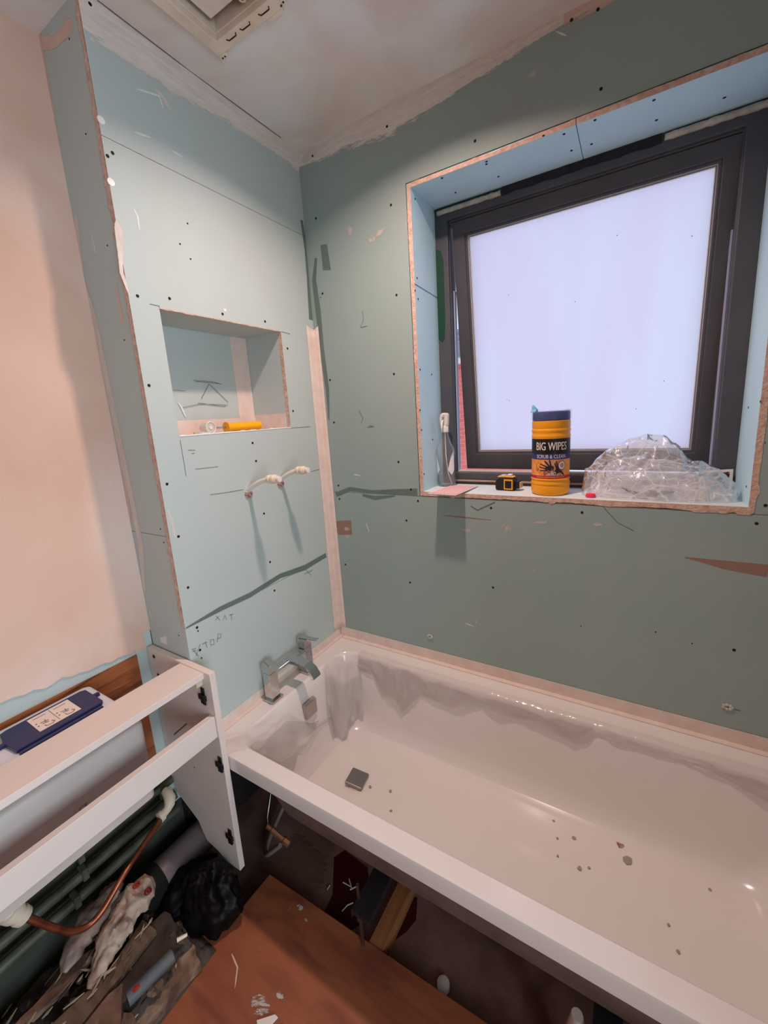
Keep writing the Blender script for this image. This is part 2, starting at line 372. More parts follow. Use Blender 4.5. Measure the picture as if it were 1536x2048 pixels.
# beige tape in the niche
MB().box(ND + .0002, ND + .0014, NY1 - .075, NY1 - .002, NZ0, NZ1).build('jointing_tape', M_TAPE, wl)
MB().box(ND + .0015, ND + .0026, NY0, NY1 - .001, NZ0, NZ0 + .048).build('jointing_tape', M_TAPE, wl)
MB().box(ND + .003, -.02, NY1 - .0013, NY1 - .0002, NZ0, NZ0 + .055).build('jointing_tape', M_TAPE, wl)
# pink wall, thinner green strip at its foot and plywood below
slab('x', -.200, -.23, -2.2, -.6975, .335, CZ).build('pink_plaster_coat', [M_PINK, M_PINK], wl)
slab('x', -.203, -.232, -2.2, -.70, .27, .335).build('plasterboard_strip', [M_BOARD, M_GYP], wl)
MB().box(-.34, -.232, -2.2, -.686, FZ, CZ).build('masonry', mat('bare_masonry', srgb(.30, .31, .27), .9, srgb(.22, .23, .20), 9, bump=.5, bscale=40), wl)
ply = MB().box(-.2315, -.196, -1.9, -.752, -.08, .278).build('plywood_backing', M_PLY, wl)
MB().box(-.2315, -.200, -.752, -.70, -.30, .335).build('plasterboard_strip', [M_BOARD], wl)
# ragged lower edge of the pink plaster
pts = [Vector((-.2, y, .333 - (0.045 * max(0, (y + 1.05) / .33) if y > -1.05 else 0))) for y in [-2.0 + .02 * k for k in range(65)]]
m = MB(); n = len(pts); vs = []
for p in pts:
    j = .008 * noise.noise(p * 30) + .004 * random.uniform(-1, 1)
    vs += [p + Vector((.0003, 0, .06)), p + Vector((.0016, 0, -.004 + j)), p + Vector((-.004, 0, -.006 + j))]
m.add(vs, [(3 * i + k, 3 * i + k + 1, 3 * i + k + 4, 3 * i + k + 3) for i in range(n - 1) for k in range(2)]).build('plaster_edge', M_PINK, wl, smooth=60)
# ragged gypsum edges
def ragged(parent, a, b, inward, nrm, w0, jit, name='gypsum_edge', off=.0012, mt=None, seed=0, thick=.004):
    """strip from a to b, straight on its a-b side, ragged on the side that lies 'inward'"""
    a = Vector(a); b = Vector(b); inward = Vector(inward); nrm = Vector(nrm); L_ = (b - a).length; n = int(L_ / .008)
    vs = []
    for i in range(n + 1):
        p = a.lerp(b, i / n); q = p * 14 + Vector((seed, seed, seed))
        w = w0 + jit * noise.noise(q) + .5 * jit * noise.noise(q * 5) + (jit * 1.2 if noise.noise(q * 2.1) > .38 else 0)
        h = off * (1 + .5 * noise.noise(q * 8))
        vs += [p + nrm * h, p + inward * max(w, .002) + nrm * h * .8, p + inward * max(w, .002) - nrm * thick]
    m = MB(); m.add(vs, [(3 * i + k, 3 * i + k + 1, 3 * i + k + 4, 3 * i + k + 3) for i in range(n) for k in range(2)])
    return m.build(name, mt or M_GYP, parent)
ragged(wl, (0, -.7, .386), (0, -.7, CZ - .03), (-1, 0, 0), (0, -1, 0), .013, .005, seed=3, off=.0015)
ragged(wl, (-.0005, NY1, NZ0), (-.0005, NY1, NZ1), (-1, 0, 0), (0, -1, 0), .013, .002, seed=5, off=.0012)
ragged(wl, (0, NY0, NZ0), (0, NY1, NZ0), (0, 0, 1), (1, 0, 0), .003, .0015, seed=6, off=.0012, mt=M_SCREWW)
ragged(wl, (0, NY0, NZ1), (0, NY1, NZ1), (0, 0, -1), (1, 0, 0), .0025, .0012, seed=8, off=.0008)

# ---- window wall
WX0, WX1, WZ0, WZ1 = .437, 1.372, .668, 1.686     # opening
IX0, IX1, IZ0, IZ1 = .450, 1.360, .681, 1.673     # inside the reveal boards
FY = .185                                          # inner face of the window frame
wb = struct('wall_back')
slab('y', 0, .0125, 0, 1.72, .6635, CZ, (WX0, WX1, .6645, WZ1)).build('plasterboard_sheet', [M_BOARD_SHADED, M_GYP], wb)
slab('y', 0, .0125, 0, 1.72, FZ, .6620).build('plasterboard_sheet', [M_BOARD_SHADED, M_GYP], wb)
slab('y', .02, .30, -.34, 1.78, FZ, CZ + .1, (WX0, WX1, WZ0, WZ1)).build('masonry', [MATS['bare_masonry'], MATS['bare_masonry']], wb)
JX = on(1149, 235, 'z', IZ1).x
MB().box(WX0, IX0, -.0005, FY, WZ0, WZ1).build('reveal_board', [M_BLUE], wb)
MB().box(IX1, WX1, -.0005, FY, WZ0, WZ1).build('reveal_board', [M_BLUE], wb)
MB().box(IX0, JX - .001, -.0005, FY, IZ1, WZ1).build('reveal_board', [M_BLUE], wb)
MB().box(JX + .001, IX1, -.0005, FY, IZ1, WZ1).build('reveal_board', [M_BLUE], wb)
MB().box(IX0, IX1, -.0005, FY + .004, WZ0, IZ0).build('sill_board', [mat('dusty_sill_board', srgb(.80, .86, .87), .8, srgb(.86, .87, .86), 5)], wb)
ragged(wb, (IX0, 0, WZ0), (IX0, 0, WZ1), (-1, 0, 0), YN, .013, .003, seed=11)
ragged(wb, (IX1, 0, WZ0), (IX1, 0, WZ1), (1, 0, 0), YN, .014, .003, seed=12)
ragged(wb, (WX0, 0, IZ1), (JX - .001, 0, IZ1), (0, 0, 1), YN, .012, .003, seed=13)
ragged(wb, (JX + .001, 0, IZ1), (WX1, 0, IZ1), (0, 0, 1), YN, .013, .003, seed=14)
ragged(wb, (WX0, -.0005, IZ0), (WX1, -.0005, IZ0), (0, 0, -1), YN, .015, .004, seed=15)
line(wb, [(WX0 - .002, -.0013, WZ0 - .003), (WX0 - .0025, -.0013, WZ1 + .002), (WX1, -.0013, WZ1 + .002)], .0009, 'board_gap', M_SCREW)
line(wb, [(IX0 + .0005, .0, on(828, 567, 'x', IX0).z), (IX0 + .0005, FY, on(868, 592, 'x', IX0).z)], .0007, 'board_gap', M_SCREW)
# recessed taper lines near the sheet joints are real shallow ribs
# corner and band plaster
def W(px, py): return on(px, py, 'y', 0)
def T(px, py): return on(px, py, 'x', 0)
def RT(px, py): return on(px, py, 'y', -.698)
def PK(px, py): return on(px, py, 'x', -.2)
smear(wb, S_PLASTV, [(.9, 0, CZ), (.62, 0, CZ), (.40, 0, CZ), (.2, 0, CZ), (0, 0, CZ)], [.03, .075, .115, .09, .075], (0, -1, 0), onesided=True)
smear(wb, S_PINK, [(1.7, 0, CZ), (.9, 0, CZ)], [.03, .045], (0, -1, 0), onesided=True)
smear(wb, S_PLAST, [W(600, 330), W(612, 315), W(640, 295)], .05, (0, -1, 0))
smear(wl, S_PLASTV, [(0, 0, CZ), (0, -.2, CZ), (0, -.45, CZ), (0, -.7, CZ)], [.10, .085, .11, .12], (1, 0, 0), onesided=True)
smear(wl, S_PLASTV, [(0, -.7, CZ - .002), (0, -.35, CZ - .002), (0, 0, CZ - .002)], [.06, .05, .06], (1, 0, 0), off=.0011)
smear(wl, S_PLAST, [T(300, 165), T(330, 200), T(345, 235)], .02, XN)
for a in ([(265, 175), (318, 192), (330, 228)], [(262, 262), (300, 275), (308, 282)], [(335, 296), (372, 318)], [(222, 398), (240, 408)], [(260, 405), (275, 432), (280, 470)]):
    smear(wl, S_WHITE, [T(*q) for q in a], .007, XN)
smear(wl, S_PLAST, [T(228, 430), T(238, 460), T(243, 545), T(262, 600)], [.02, .03, .016, .008], XN)
smear(wl, S_PLAST, [T(333, 1010), T(345, 1045), T(352, 1085)], .012, XN)
smear(wl, S_WHITE, [T(340, 1052), T(353, 1056)], .006, XN)
for a in ([(128, 185), (133, 212)], [(182, 460), (193, 515)], [(297, 1215), (306, 1245)]):
    smear(wl, S_WHITE, [RT(*q) for q in a], .006, YN)
smear(wl, S_PINK, [RT(72, 85), RT(110, 85), RT(150, 40)], [.05, .05, .05], YN)
smear(wl, S_PINK, [RT(68, 40), RT(85, 120), RT(105, 220), RT(118, 330), RT(140, 430), RT(152, 520), RT(190, 640), RT(250, 960), RT(262, 1060)], [.07, .05, .03, .02, .04, .035, .05, .03, .03], YN)
smear(wl, S_PLAST, [RT(150, 420), RT(165, 560), RT(188, 640), RT(214, 760), RT(238, 880), RT(266, 1010), RT(281, 1090), RT(290, 1190)], [.03, .04, .06, .055, .05, .05, .05, .02], YN, off=.0011)
smear(wl, S_PINK, [RT(232, 560), RT(238, 610), RT(250, 660)], [.012, .03, .02], YN)
blob(wl, S_WHITE, [RT(320, 1275), RT(333, 1272), RT(335, 1290), RT(322, 1284)], YN)
# adhesive smears at joints
smear(wl, S_DARK, [T(372, 1256), T(440, 1218), T(500, 1190), T(560, 1152), T(610, 1135), T(652, 1110)], [.004, .016, .018, .018, .022, .02], XN, hard=True, name='adhesive_smear')
smear(wl, S_DARK, [T(603, 440), T(612, 500), T(617, 560), T(622, 640)], [.014, .016, .018, .022], XN, hard=True, name='adhesive_smear')
smear(wb, S_DARK, [W(632, 516), W(628, 560), W(636, 620), W(644, 700), W(655, 780), W(658, 840)], [.012, .020, .026, .022, .018, .006], YN, hard=True, name='adhesive_smear')
blob(wb, S_DARK, [W(641, 490), W(654, 488), W(662, 540), W(646, 541)], YN, name='adhesive_smear', soft=False)
smear(wb, S_DARK, [W(672, 990), W(700, 978), W(745, 984), W(790, 984), W(835, 985)], [.02, .018, .014, .022, .03], YN, hard=True, name='adhesive_smear')
smear(wb, S_DARK, [W(725, 990), W(750, 996), W(790, 992)], [.01, .018, .006], YN, hard=True, name='adhesive_smear', off=.0011)
# dusty scuffs and scratches
for c, sx_, sy_ in ((W(760, 465), .04, .02), (W(700, 460), .02, .03), (W(745, 480), .05, .02), (W(695, 1058), .03, .018), (W(1085, 1045), .06, .014), (W(1200, 1050), .05, .012), (W(930, 1060), .04, .014), (W(1012, 1055), .03, .02), (W(1066, 148), .02, .015), (W(695, 1072), .02, .02)):
    blob(wb, S_DUST, [c + Vector((sx_ * cos(a), 0, sy_ * sin(a))) for a in [k * pi / 4 for k in range(8)]], YN, name='dust_scuff')
blob(wb, S_BROWN, [W(672, 1042), W(703, 1040), W(704, 1070), W(676, 1070)], YN, name='dust_scuff')
for a in ([(925, 1244), (953, 1255)], [(952, 1235), (953, 1252)], [(660, 1074), (672, 1080)], [(1168, 1262), (1182, 1262)], [(730, 1040), (738, 1062), (744, 1070)], [(699, 1184), (706, 1176)], [(672, 822), (668, 812)], [(1105, 60), (1140, 75)], [(1060, 1138), (1075, 1145)], [(722, 1175), (718, 1178)], [(703, 948), (725, 952)]):
    smear(wb, S_WHITE, [W(*q) for q in a], .006, YN)
smear(wb, S_PLAST, [W(965, 92), W(985, 80), W(1002, 68)], .014, YN)
smear(wb, S_PLAST, [W(1130, 65), W(1138, 50), W(1145, 42)], .014, YN)
smear(wb, S_BROWN, [W(1370, 1115), W(1400, 1120), W(1450, 1130), W(1536, 1142)], [.004, .010, .024, .034], YN, hard=True, name='brown_scrape')
smear(wb, S_BROWN, [W(880, 1030), W(940, 1036), W(990, 1041)], [.006, .008, .004], YN, name='brown_scrape')
line(wb, [W(1205, 1012), W(1235, 1045), W(1268, 1062)], .0009, 'pencil_mark')
line(wb, [W(942, 1012), W(955, 1020), W(990, 1004)], .0016, 'pencil_mark')
for a in ([(725, 622), (727, 640), (721, 655), (734, 652)], [(718, 820), (726, 836), (722, 848)], [(735, 854), (748, 853), (738, 850)]):
    line(wb, [W(*q) + YN * .0008 for q in a])
for c in (W(860, 1273), W(1455, 1413)):           # plugged screw holes with white filler crumbs
    m = MB()
    for k in range(7):
        a = k * .9; p = c + Vector((.009 * cos(a), -.002, .006 * sin(a)))
        m.lathe(p, [(.0, -.004), (.005, -.001), (.004, .003), (0, .004)], 6, 'y')
    m.build('filled_screw_hole', M_FOAM, wb)
smear(wb, S_DARK, [W(1460, 1416), W(1482, 1422)], .003, YN, hard=True, name='adhesive_smear')
# pencil marks
P = lambda *a: [T(*q) + XN * .0008 for q in a]
for a in (P((360, 880), (366, 915), (372, 952)), P((420, 989), (452, 985), (486, 979)), P((622, 943), (640, 938)), P((391, 938), (436, 933)), P((376, 900), (390, 900)), P((383, 907), (389, 906)),
          P((582, 856), (620, 853)), P((299, 608), (318, 612), (320, 622)), P((562, 663), (580, 668)),
          P((404, 1288), (414, 1284)), P((410, 1283), (414, 1295)), P((420, 1280), (427, 1278), (428, 1288), (421, 1290), (420, 1280)), P((434, 1284), (436, 1267), (442, 1268), (441, 1275), (435, 1277)),
          P((386, 1300), (397, 1312)), P((400, 1288), (392, 1312)), P((383, 1299), (392, 1296)), P((385, 1303), (393, 1300)), P((430, 1240), (438, 1232)), P((432, 1232), (440, 1240)), P((446, 1240), (449, 1230), (453, 1239)), P((458, 1230), (466, 1228)), P((462, 1229), (463, 1240)),
          P((608, 1148), (625, 1140)), P((612, 1140), (622, 1150))):
    line(wl, a)
N_ = lambda *a: [on(*q, 'x', ND) + XN * .003 for q in a]
for a in (N_((385, 761), (425, 764), (442, 769)), N_((390, 763), (440, 768)), N_((417, 768), (402, 797)), N_((417, 768), (455, 804)), N_((365, 815), (400, 808), (455, 810)), N_((395, 806), (450, 813)), N_((345, 780), (370, 782))):
    line(wl, a, .0008)
smear(wl, S_WHITE, [on(350, 798, 'x', ND), on(362, 815, 'x', ND), on(372, 840, 'x', ND)], .010, XN, off=.0035)
smear(wl, S_WHITE, [on(386, 732, 'x', ND), on(393, 742, 'x', ND)], .010, XN)
smear(wl, S_WHITE, [on(409, 770, 'x', ND), on(416, 780, 'x', ND)], .008, XN)
# screws
def screws(parent, pts, axis, val, nrm, mt=M_SCREW, r=.0042):
    for q in pts:
        c = on(*q, axis, val); m = MB(); nx = Vector(nrm); u = nx.orthogonal().normalized(); v = nx.cross(u)
        ring = lambda rr, h: [c + (u * cos(2 * pi * k / 8) + v * sin(2 * pi * k / 8)) * rr + nx * h for k in range(8)]
        m.loft([ring(r, .0001), ring(r * .95, .0008), ring(r * .45, .0003)], True)
        m.build('screw', mt, parent)
screws(wb, [(774, 253), (950, 282), (1202, 178), (1196, 19), (1143, 40), (625, 312), (632, 437), (782, 410), (645, 587), (793, 590), (660, 760), (788, 748), (668, 845), (797, 924), (677, 971), (822, 979), (836, 1002), (813, 1041), (679, 998), (691, 1129), (820, 1165), (982, 1016), (1164, 1025), (1513, 1047), (986, 1175), (1468, 1300), (1531, 1011)], 'y', 0, YN)
screws(wb, [(1162, 1252), (1311, 1264), (1384, 1287), (641, 595)], 'y', 0, YN, r=.002)
screws(wl, [(202, 240), (222, 364)], 'x', 0, XN, M_SCREWW, .009)
screws(wl, [(450, 620)], 'x', 0, XN, M_SCREWW, .005)
screws(wl, [(275, 592), (339, 597), (445, 628), (530, 643), (575, 697), (586, 822), (505, 886), (512, 922), (298, 771), (334, 968), (528, 1027), (357, 1073), (376, 1175), (540, 1124), (549, 1181), (394, 1255), (400, 1300), (180, 8), (215, 312), (225, 306)], 'x', 0, XN)
screws(wl, [(375, 447), (360, 488), (381, 518), (396, 1262), (403, 1316)], 'x', 0, XN, r=.0025)
screws(wl, [(321, 1058), (328, 1085), (358, 1271), (139, 78), (172, 268), (215, 491), (249, 680)], 'y', -.698, YN, r=.0022)
screws(wb, [(830, 398), (834, 556), (830, 581), (836, 598), (840, 739), (863, 749), (843, 860), (865, 879), (848, 948), (840, 820)], 'x', IX0, XN, r=.0035)
screws(wb, [(884, 356), (911, 385), (973, 323), (997, 353), (1087, 271), (1128, 268), (1143, 301), (1190, 240), (1183, 288), (1308, 200), (1313, 240), (1449, 195), (973, 328)], 'z', IZ1, -ZN, r=.0038)
screws(wb, [(1521, 803), (1497, 815), (1493, 973)], 'x', IX1, -XN, r=.0032)
screws(wb, [(1531, 886)], 'x', IX1, -XN, r=.003)

# ---- walls out of view that close the room
wr = slab('x', 1.72, 1.78, -2.2, .02, FZ, CZ + .1, (-1.86, -1.12, FZ + .001, 1.44)).build('wall_right', [M_BOARD, M_PINK]); tag(wr, kind='structure')  # opening is added so the side fill reaches the tap wall
M_FILL_BOX = mat('fill_box_paint', srgb(.85, .84, .82), .8)
hl = struct('fill_light_box')  # unseen enclosure added round the side fill, keeps sky light out
MB().box(1.78, 3.06, -.62, -.56, FZ, CZ).build('fill_box_side', M_FILL_BOX, hl); MB().box(1.78, 3.06, -2.96, -2.90, FZ, CZ).build('fill_box_side', M_FILL_BOX, hl)
MB().box(3.0, 3.06, -2.90, -.62, FZ, CZ).build('fill_box_end', M_FILL_BOX, hl); MB().box(1.78, 3.06, -2.96, -.56, CZ, CZ + .05).build('fill_box_ceiling', M_FILL_BOX, hl)
MB().box(1.78, 3.06, -2.96, -.56, FZ - .05, FZ).build('fill_box_floor', M_FILL_BOX, hl)
MB().box(1.72, 1.78, -2.96, -2.2, FZ, CZ).build('fill_box_return', M_FILL_BOX, hl)
wf = MB().box(-.34, 1.78, -2.26, -2.2, FZ, CZ + .1).build('wall_front', M_PINK); tag(wf, kind='structure')

# ---------------------------------------------------------------- window
win = struct('window_1', ((IX0 + IX1) / 2, FY, IZ0))
def frame_bars(m, x0, x1, z0, z1, wL, wR, wT, wB, y0, y1, tf=None):
    """mitred frame: outer ring and inner ring, front (y0) and back (y1)"""
    o = [(x0, z0), (x1, z0), (x1, z1), (x0, z1)]; i = [(x0 + wL, z0 + wB), (x1 - wR, z0 + wB), (x1 - wR, z1 - wT), (x0 + wL, z1 - wT)]
    vs = [(a, y, b) for y in (y0, y1) for (a, b) in o + i]
    if tf: vs = [tf(Vector(v)) for v in vs]
    fs = []
    for k in range(4):
        k2 = (k + 1) % 4
        fs += [(k, k2, 4 + k2, 4 + k), (8 + k, 12 + k, 12 + k2, 8 + k2), (k, 8 + k, 8 + k2, k2), (4 + k, 4 + k2, 12 + k2, 12 + k)]
    return m.add(vs, fs)
m = MB(); frame_bars(m, IX0 - .012, IX1 + .012, .655, WZ1 + .004, .060, .062, .062, .070, FY, FY + .07)
frame_bars(m, IX0 + .04, IX1 - .043, .718, 1.635, .010, .010, .012, .006, FY + .012, FY + .05)
m.build('window_frame', M_FRAME, win, bevel=.003)
# sash, top hung, pushed open at the foot
HZ, HYY = 1.622, .199
ang = math.atan2(.097, .876)
def sash_tf(v):   # local: x, depth d, height h below hinge
    return Vector((v.x, HYY + v.y * cos(ang) + (-v.z) * sin(ang), HZ + v.z * cos(ang) + v.y * sin(ang)))
SX0, SX1, SH = .509, 1.315, .903
m = MB(); frame_bars(m, SX0, SX1, -SH, 0, .044, .044, .044, .063, 0, .045, sash_tf)
sash = m.build('sash', M_FRAME, win, bevel=.003)
m = MB(); frame_bars(m, SX0 + .040, SX1 - .040, -SH + .059, -.040, .012, .012, .012, .012, .006, .03, sash_tf)
m.build('glazing_bead', M_FRAME, sash, bevel=.003)
m = MB(); frame_bars(m, SX0 + .051, SX1 - .051, -SH + .070, -.051, .004, .004, .004, .004, .010, .02, sash_tf); m.build('spacer_bar', M_BEAD, sash)
m = MB(); frame_bars(m, SX0 + .0545, SX1 - .0545, -SH + .0735, -.0545, .0018, .0018, .0018, .0018, .0135, .02, sash_tf); m.build('gasket', M_GASK, sash)
m = MB(); frame_bars(m, SX0 + .0562, SX1 - .0562, -SH + .0752, -.0562, .0022, .0022, .0022, .0022, .014, .02, sash_tf); m.build('spacer_bar', M_WHITEP, sash)
m = MB(); frame_bars(m, SX0 - .002, SX1 + .002, -SH - .002, .0, .006, .006, .004, .006, .012, .018, sash_tf); m.build('rubber_seal', M_GASK, sash)
# frosted pane: light from the sky diffuses through it
gm = bpy.data.materials.new('frosted_glass'); gm.use_nodes = True; nt = gm.node_tree; N = nt.nodes; L = nt.links
tr = N.new('ShaderNodeBsdfTranslucent'); tr.inputs[0].default_value = (.93, .94, .97, 1)
gl = N.new('ShaderNodeBsdfGlossy'); gl.inputs['Roughness'].default_value = .25; gl.inputs[0].default_value = (.8, .8, .8, 1)
mx = N.new('ShaderNodeMixShader'); mx.inputs[0].default_value = .04
tn = N.new('ShaderNodeTexNoise'); tn.inputs['Scale'].default_value = 2.2; tn.inputs['Detail'].default_value = 2
tcn = N.new('ShaderNodeTexCoord'); mpn = N.new('ShaderNodeMapping'); mpn.inputs['Scale'].default_value = (3, 1, .6)
rr = N.new('ShaderNodeValToRGB'); rr.color_ramp.elements[0].color = (.90, .88, .97, 1); rr.color_ramp.elements[1].color = (.90, .95, .99, 1)
rr.color_ramp.elements[0].position = .4; rr.color_ramp.elements[1].position = .6
L.new(tcn.outputs['Object'], mpn.inputs[0]); L.new(mpn.outputs[0], tn.inputs['Vector']); L.new(tn.outputs['Fac'], rr.inputs[0]); L.new(rr.outputs[0], tr.inputs[0])
L.new(tr.outputs[0], mx.inputs[1]); L.new(gl.outputs[0], mx.inputs[2]); L.new(mx.outputs[0], N['Material Output'].inputs[0])
m = MB(); q = [sash_tf(Vector((x, .020, z))) for x, z in ((SX0 + .05, -SH + .069), (SX1 - .05, -SH + .069), (SX1 - .05, -.05), (SX0 + .05, -.05))]
m.add(q, [(0, 1, 2, 3)]); m.build('frosted_pane', gm, sash)
for px, py in ((1005, 800), (1010, 802), (1148, 601), (1272, 820), (1330, 762), (1234, 470), (1385, 470), (1014, 588)):
    p = on(px, py, 'y', .225); h = (HZ - p.z) / cos(ang); c = sash_tf(Vector((p.x, .0185, -h)))
    MB().lathe(c, [(0, -.0008), (.0016, 0), (0, .0008)], 6, 'y').build('speck', M_GREYP, sash)
# hinge arm seen at the open right side, latch keep on the frame sill
m = MB(); m.box(SX1 - .012, SX1 - .003, .23, .245, .82, 1.5); m.build('friction_stay', M_BRASS, win)
m = MB(); m.box(1.00, 1.045, FY - .004, FY + .0, .704, .722); m.build('latch_keep', M_STEEL, win, bevel=.002)
m = MB(); m.box(IX0 + .052, IX1 - .052, FY + .03, FY + .05, .7255, .7300); m.build('drip_bead', M_WHITEP, win)
m = MB(); m.box(IX0 + .0525, IX0 + .056, FY + .03, FY + .05, .73, 1.40); m.build('side_seal', mat('pale_blue_seal', srgb(.70, .76, .88), .4), win)
m = MB(); m.box(IX1 - .057, IX1 - .0535, FY + .03, FY + .05, .73, 1.40); m.build('side_seal', MATS['pale_blue_seal'], win)
# black seal band and runs of white sealant at the head, green tape on the left jamb
m = MB(); n = 60; vs = []
for k in range(n + 1):
    x = .692 + (1.13 - .692) * k / n; j = .004 * noise.noise(Vector((x * 25, 0, 3)))
    vs += [(x, FY - .004, 1.689), (x, FY - .005 - .002 * noise.noise(Vector((x * 40, 1, 1))), 1.652 + j), (x, FY - .0002, 1.650 + j)]
m.add(vs, [(3 * i + k, 3 * i + k + 1, 3 * i + k + 4, 3 * i + k + 3) for i in range(n) for k in range(2)]).build('black_sealant_band', mat('black_sealant', srgb(.11, .11, .13), .75, srgb(.16, .16, .18), 60, bump=.6, bscale=90), win)
def bead(x0, x1, z, r, nm='sealant_run'):
    pts = []; rs = []
    n = int((x1 - x0) / .01)
    for k in range(n + 1):
        x = x0 + (x1 - x0) * k / n; pts.append((x, FY - .001, z + .001 * noise.noise(Vector((x * 50, 0, 0))))); rs.append(r * (1 + .3 * noise.noise(Vector((x * 60, 5, 0)))))
    MB().tube(pts, rs, 8).build(nm, M_FOAM, win, smooth=50)
bead(.462, .688, 1.658, .008); bead(1.136, 1.36, 1.661, .009)
m = MB(); m.box(.444, .700, FY - .002, FY - .0002, 1.667, 1.6735); m.box(1.13, 1.36, FY - .002, FY, 1.6725, 1.674); m.build('green_tape_edge', mat('green_tape', srgb(.04, .25, .18), .5), win)
g = [Vector(p) for p in ((.4505, 0, 1.545), (.470, 0, 1.535), (.4785, 0, 1.500), (.4785, 0, 1.30), (.474, 0, 1.232), (.465, 0, 1.222), (.4505, 0, 1.235))]
m = MB().prism([p + Vector((0, FY - .0015, 0)) for p in g], (0, .0012, 0)); m.build('green_tape', MATS['green_tape'], win)
tm = MB(); tm.box(.505, 1.33, FY - .012, FY - .004, .693, .6985)
tag(tm.build('timber_strip', mat('pale_wood', srgb(.74, .66, .58), .7, srgb(.66, .56, .48), 9), smooth=None), 'thin pale timber strip lying along the foot of the window frame', 'wood strip')

# ---------------------------------------------------------------- outside
bm_ = bpy.data.materials.new('red_brickwork'); bm_.use_nodes = True; nt = bm_.node_tree; N = nt.nodes; L = nt.links
tb = N.new('ShaderNodeTexBrick'); tb.inputs['Color1'].default_value = srgb(.95, .50, .44); tb.inputs['Color2'].default_value = srgb(.90, .45, .40)
tb.inputs['Mortar'].default_value = srgb(.95, .66, .60); tb.inputs['Scale'].default_value = 4.4; tb.inputs['Mortar Size'].default_value = .012
tcn = N.new('ShaderNodeTexCoord'); mpn = N.new('ShaderNodeMapping'); mpn.inputs['Rotation'].default_value = (radians(90), 0, 0)
L.new(tcn.outputs['Object'], mpn.inputs[0]); L.new(mpn.outputs[0], tb.inputs['Vector']); L.new(tb.outputs['Color'], N['Principled BSDF'].inputs['Base Color'])
nb = thing('neighbouring_house', 'red brick house wall seen through the open gap beside the sash', 'building', (-1.6, 4, -3))
MB().box(-3.4, .2, 4, 4.3, -3, 1.60).build('brick_wall', bm_, nb)
rm_ = mat('roof_tiles', srgb(.72, .72, .74), .7, srgb(.55, .55, .58), 12, stretch=(1, 1, 4))
m = MB()
for k in range(8):
    z = 1.60 + k * .062; m.box(-3.5, .3, 3.93 + k * .07, 4.02 + k * .07, z, z + .055)
m.build('roof', rm_, nb)
MB().box(-3.5, .3, 3.84, 3.94, 1.56, 1.63).build('gutter', M_WHITEP, nb)

# ---------------------------------------------------------------- tape strips in the corner and round the bath
m = MB(); n = 40; vs = []
for k in range(n + 1):
    z = .032 + (1.314 - .032) * k / n; a = .043 + .001 * noise.noise(Vector((0, 0, z * 20))); b = .025 + .009 * (1 - k / n)
    dz = .006 if k == n else 0
    vs += [(.0009, -a, z + dz), (.0012, -a * .5, z), (.004, -.004, z - dz), (b * .5, -.0014, z), (b, -.0012, z + dz)]
m.add(vs, [(5 * i + k, 5 * i + k + 1, 5 * i + k + 6, 5 * i + k + 5) for i in range(n) for k in range(4)])
ct = m.build('corner_tape', M_TAPE, smooth=50, solid=.0006); tag(ct, 'long beige jointing tape folded up the vertical corner above the bath', 'tape')
m = MB(); m.box(.0006, .0026, -.665, -.004, .0006, .033); m.box(.0030, .020, -.665, -.004, .0008, .0020)
st = m.build('bath_seal_strip', M_TAPE); tag(st, 'beige sealing strip along the tap end of the bath, on the niche wall', 'tape')
m = MB(); m.box(.004, 1.70, -.0032, -.0012, .0008, .042); m.box(.022, 1.70, -.022, -.0034, .0008, .0022)
st = m.build('bath_seal_strip', M_TAPE); tag(st, 'long beige sealing strip along the back of the bath under the window', 'tape')

# ---------------------------------------------------------------- bathtub
TX0, TX1, TY0, TY1 = .0032, 1.70, -.70, -.0036
bath = thing('bathtub', 'white fitted bathtub, panel removed, film half peeled from its rim', 'bathtub', (.85, -.35, FZ))
rings = [rrect(TX0 + .03, TX1 - .03, TY0 + .03, TY1 - .03, -.047, .02), rrect(TX0 + .006, TX1, TY0 + .006, TY1, -.050, .006), rrect(TX0, TX1, TY0, TY1, -.046, .006),
         rrect(TX0, TX1, TY0 + .001, TY1, -.010, .006), rrect(TX0 + .001, TX1, TY0 + .003, TY1, -.003, .006), rrect(TX0 + .004, TX1, TY0 + .008, TY1 - .001, 0, .006),
         rrect(.078, 1.62, -.652, -.088, .0, .075), rrect(.082, 1.615, -.648, -.092, -.003, .072), rrect(.086, 1.61, -.644, -.096, -.010, .070),
         rrect(.095, 1.59, -.637, -.102, -.06, .070), rrect(.112, 1.54, -.600, -.112, -.18, .075), rrect(.124, 1.50, -.580, -.120, -.25, .08),
         rrect(.136, 1.47, -.568, -.130, -.282, .08), rrect(.156, 1.44, -.550, -.150, -.302, .075), rrect(.19, 1.41, -.525, -.18, -.310, .06), rrect(.27, 1.35, -.47, -.26, -.3115, .05)]
m = MB(); m.loft(rings, False); n = len(rings[0]); m.f.append(tuple(range((len(rings) - 1) * n, len(rings) * n))); m.mi.append(0)
body = m.build('tub', M_ACR, bath, smooth=28, recalc=False)
for p in body.data.polygons: pass
rings = [rrect(.05, 1.66, -.672, -.03, -.044, .06), rrect(.07, 1.62, -.662, -.075, -.06, .08), rrect(.10, 1.56, -.612, -.09, -.18, .09), rrect(.118, 1.50, -.580, -.105, -.29, .09), rrect(.16, 1.45, -.555, -.14, -.326, .08), rrect(.20, 1.42, -.53, -.17, -.33, .06)]
m = MB(); m.loft(rings, False); n = len(rings[0]); m.f.append(tuple(range((len(rings) - 1) * n, len(rings) * n))); m.mi.append(0)
m.build('underside_shell', M_SHELL, bath, smooth=50)
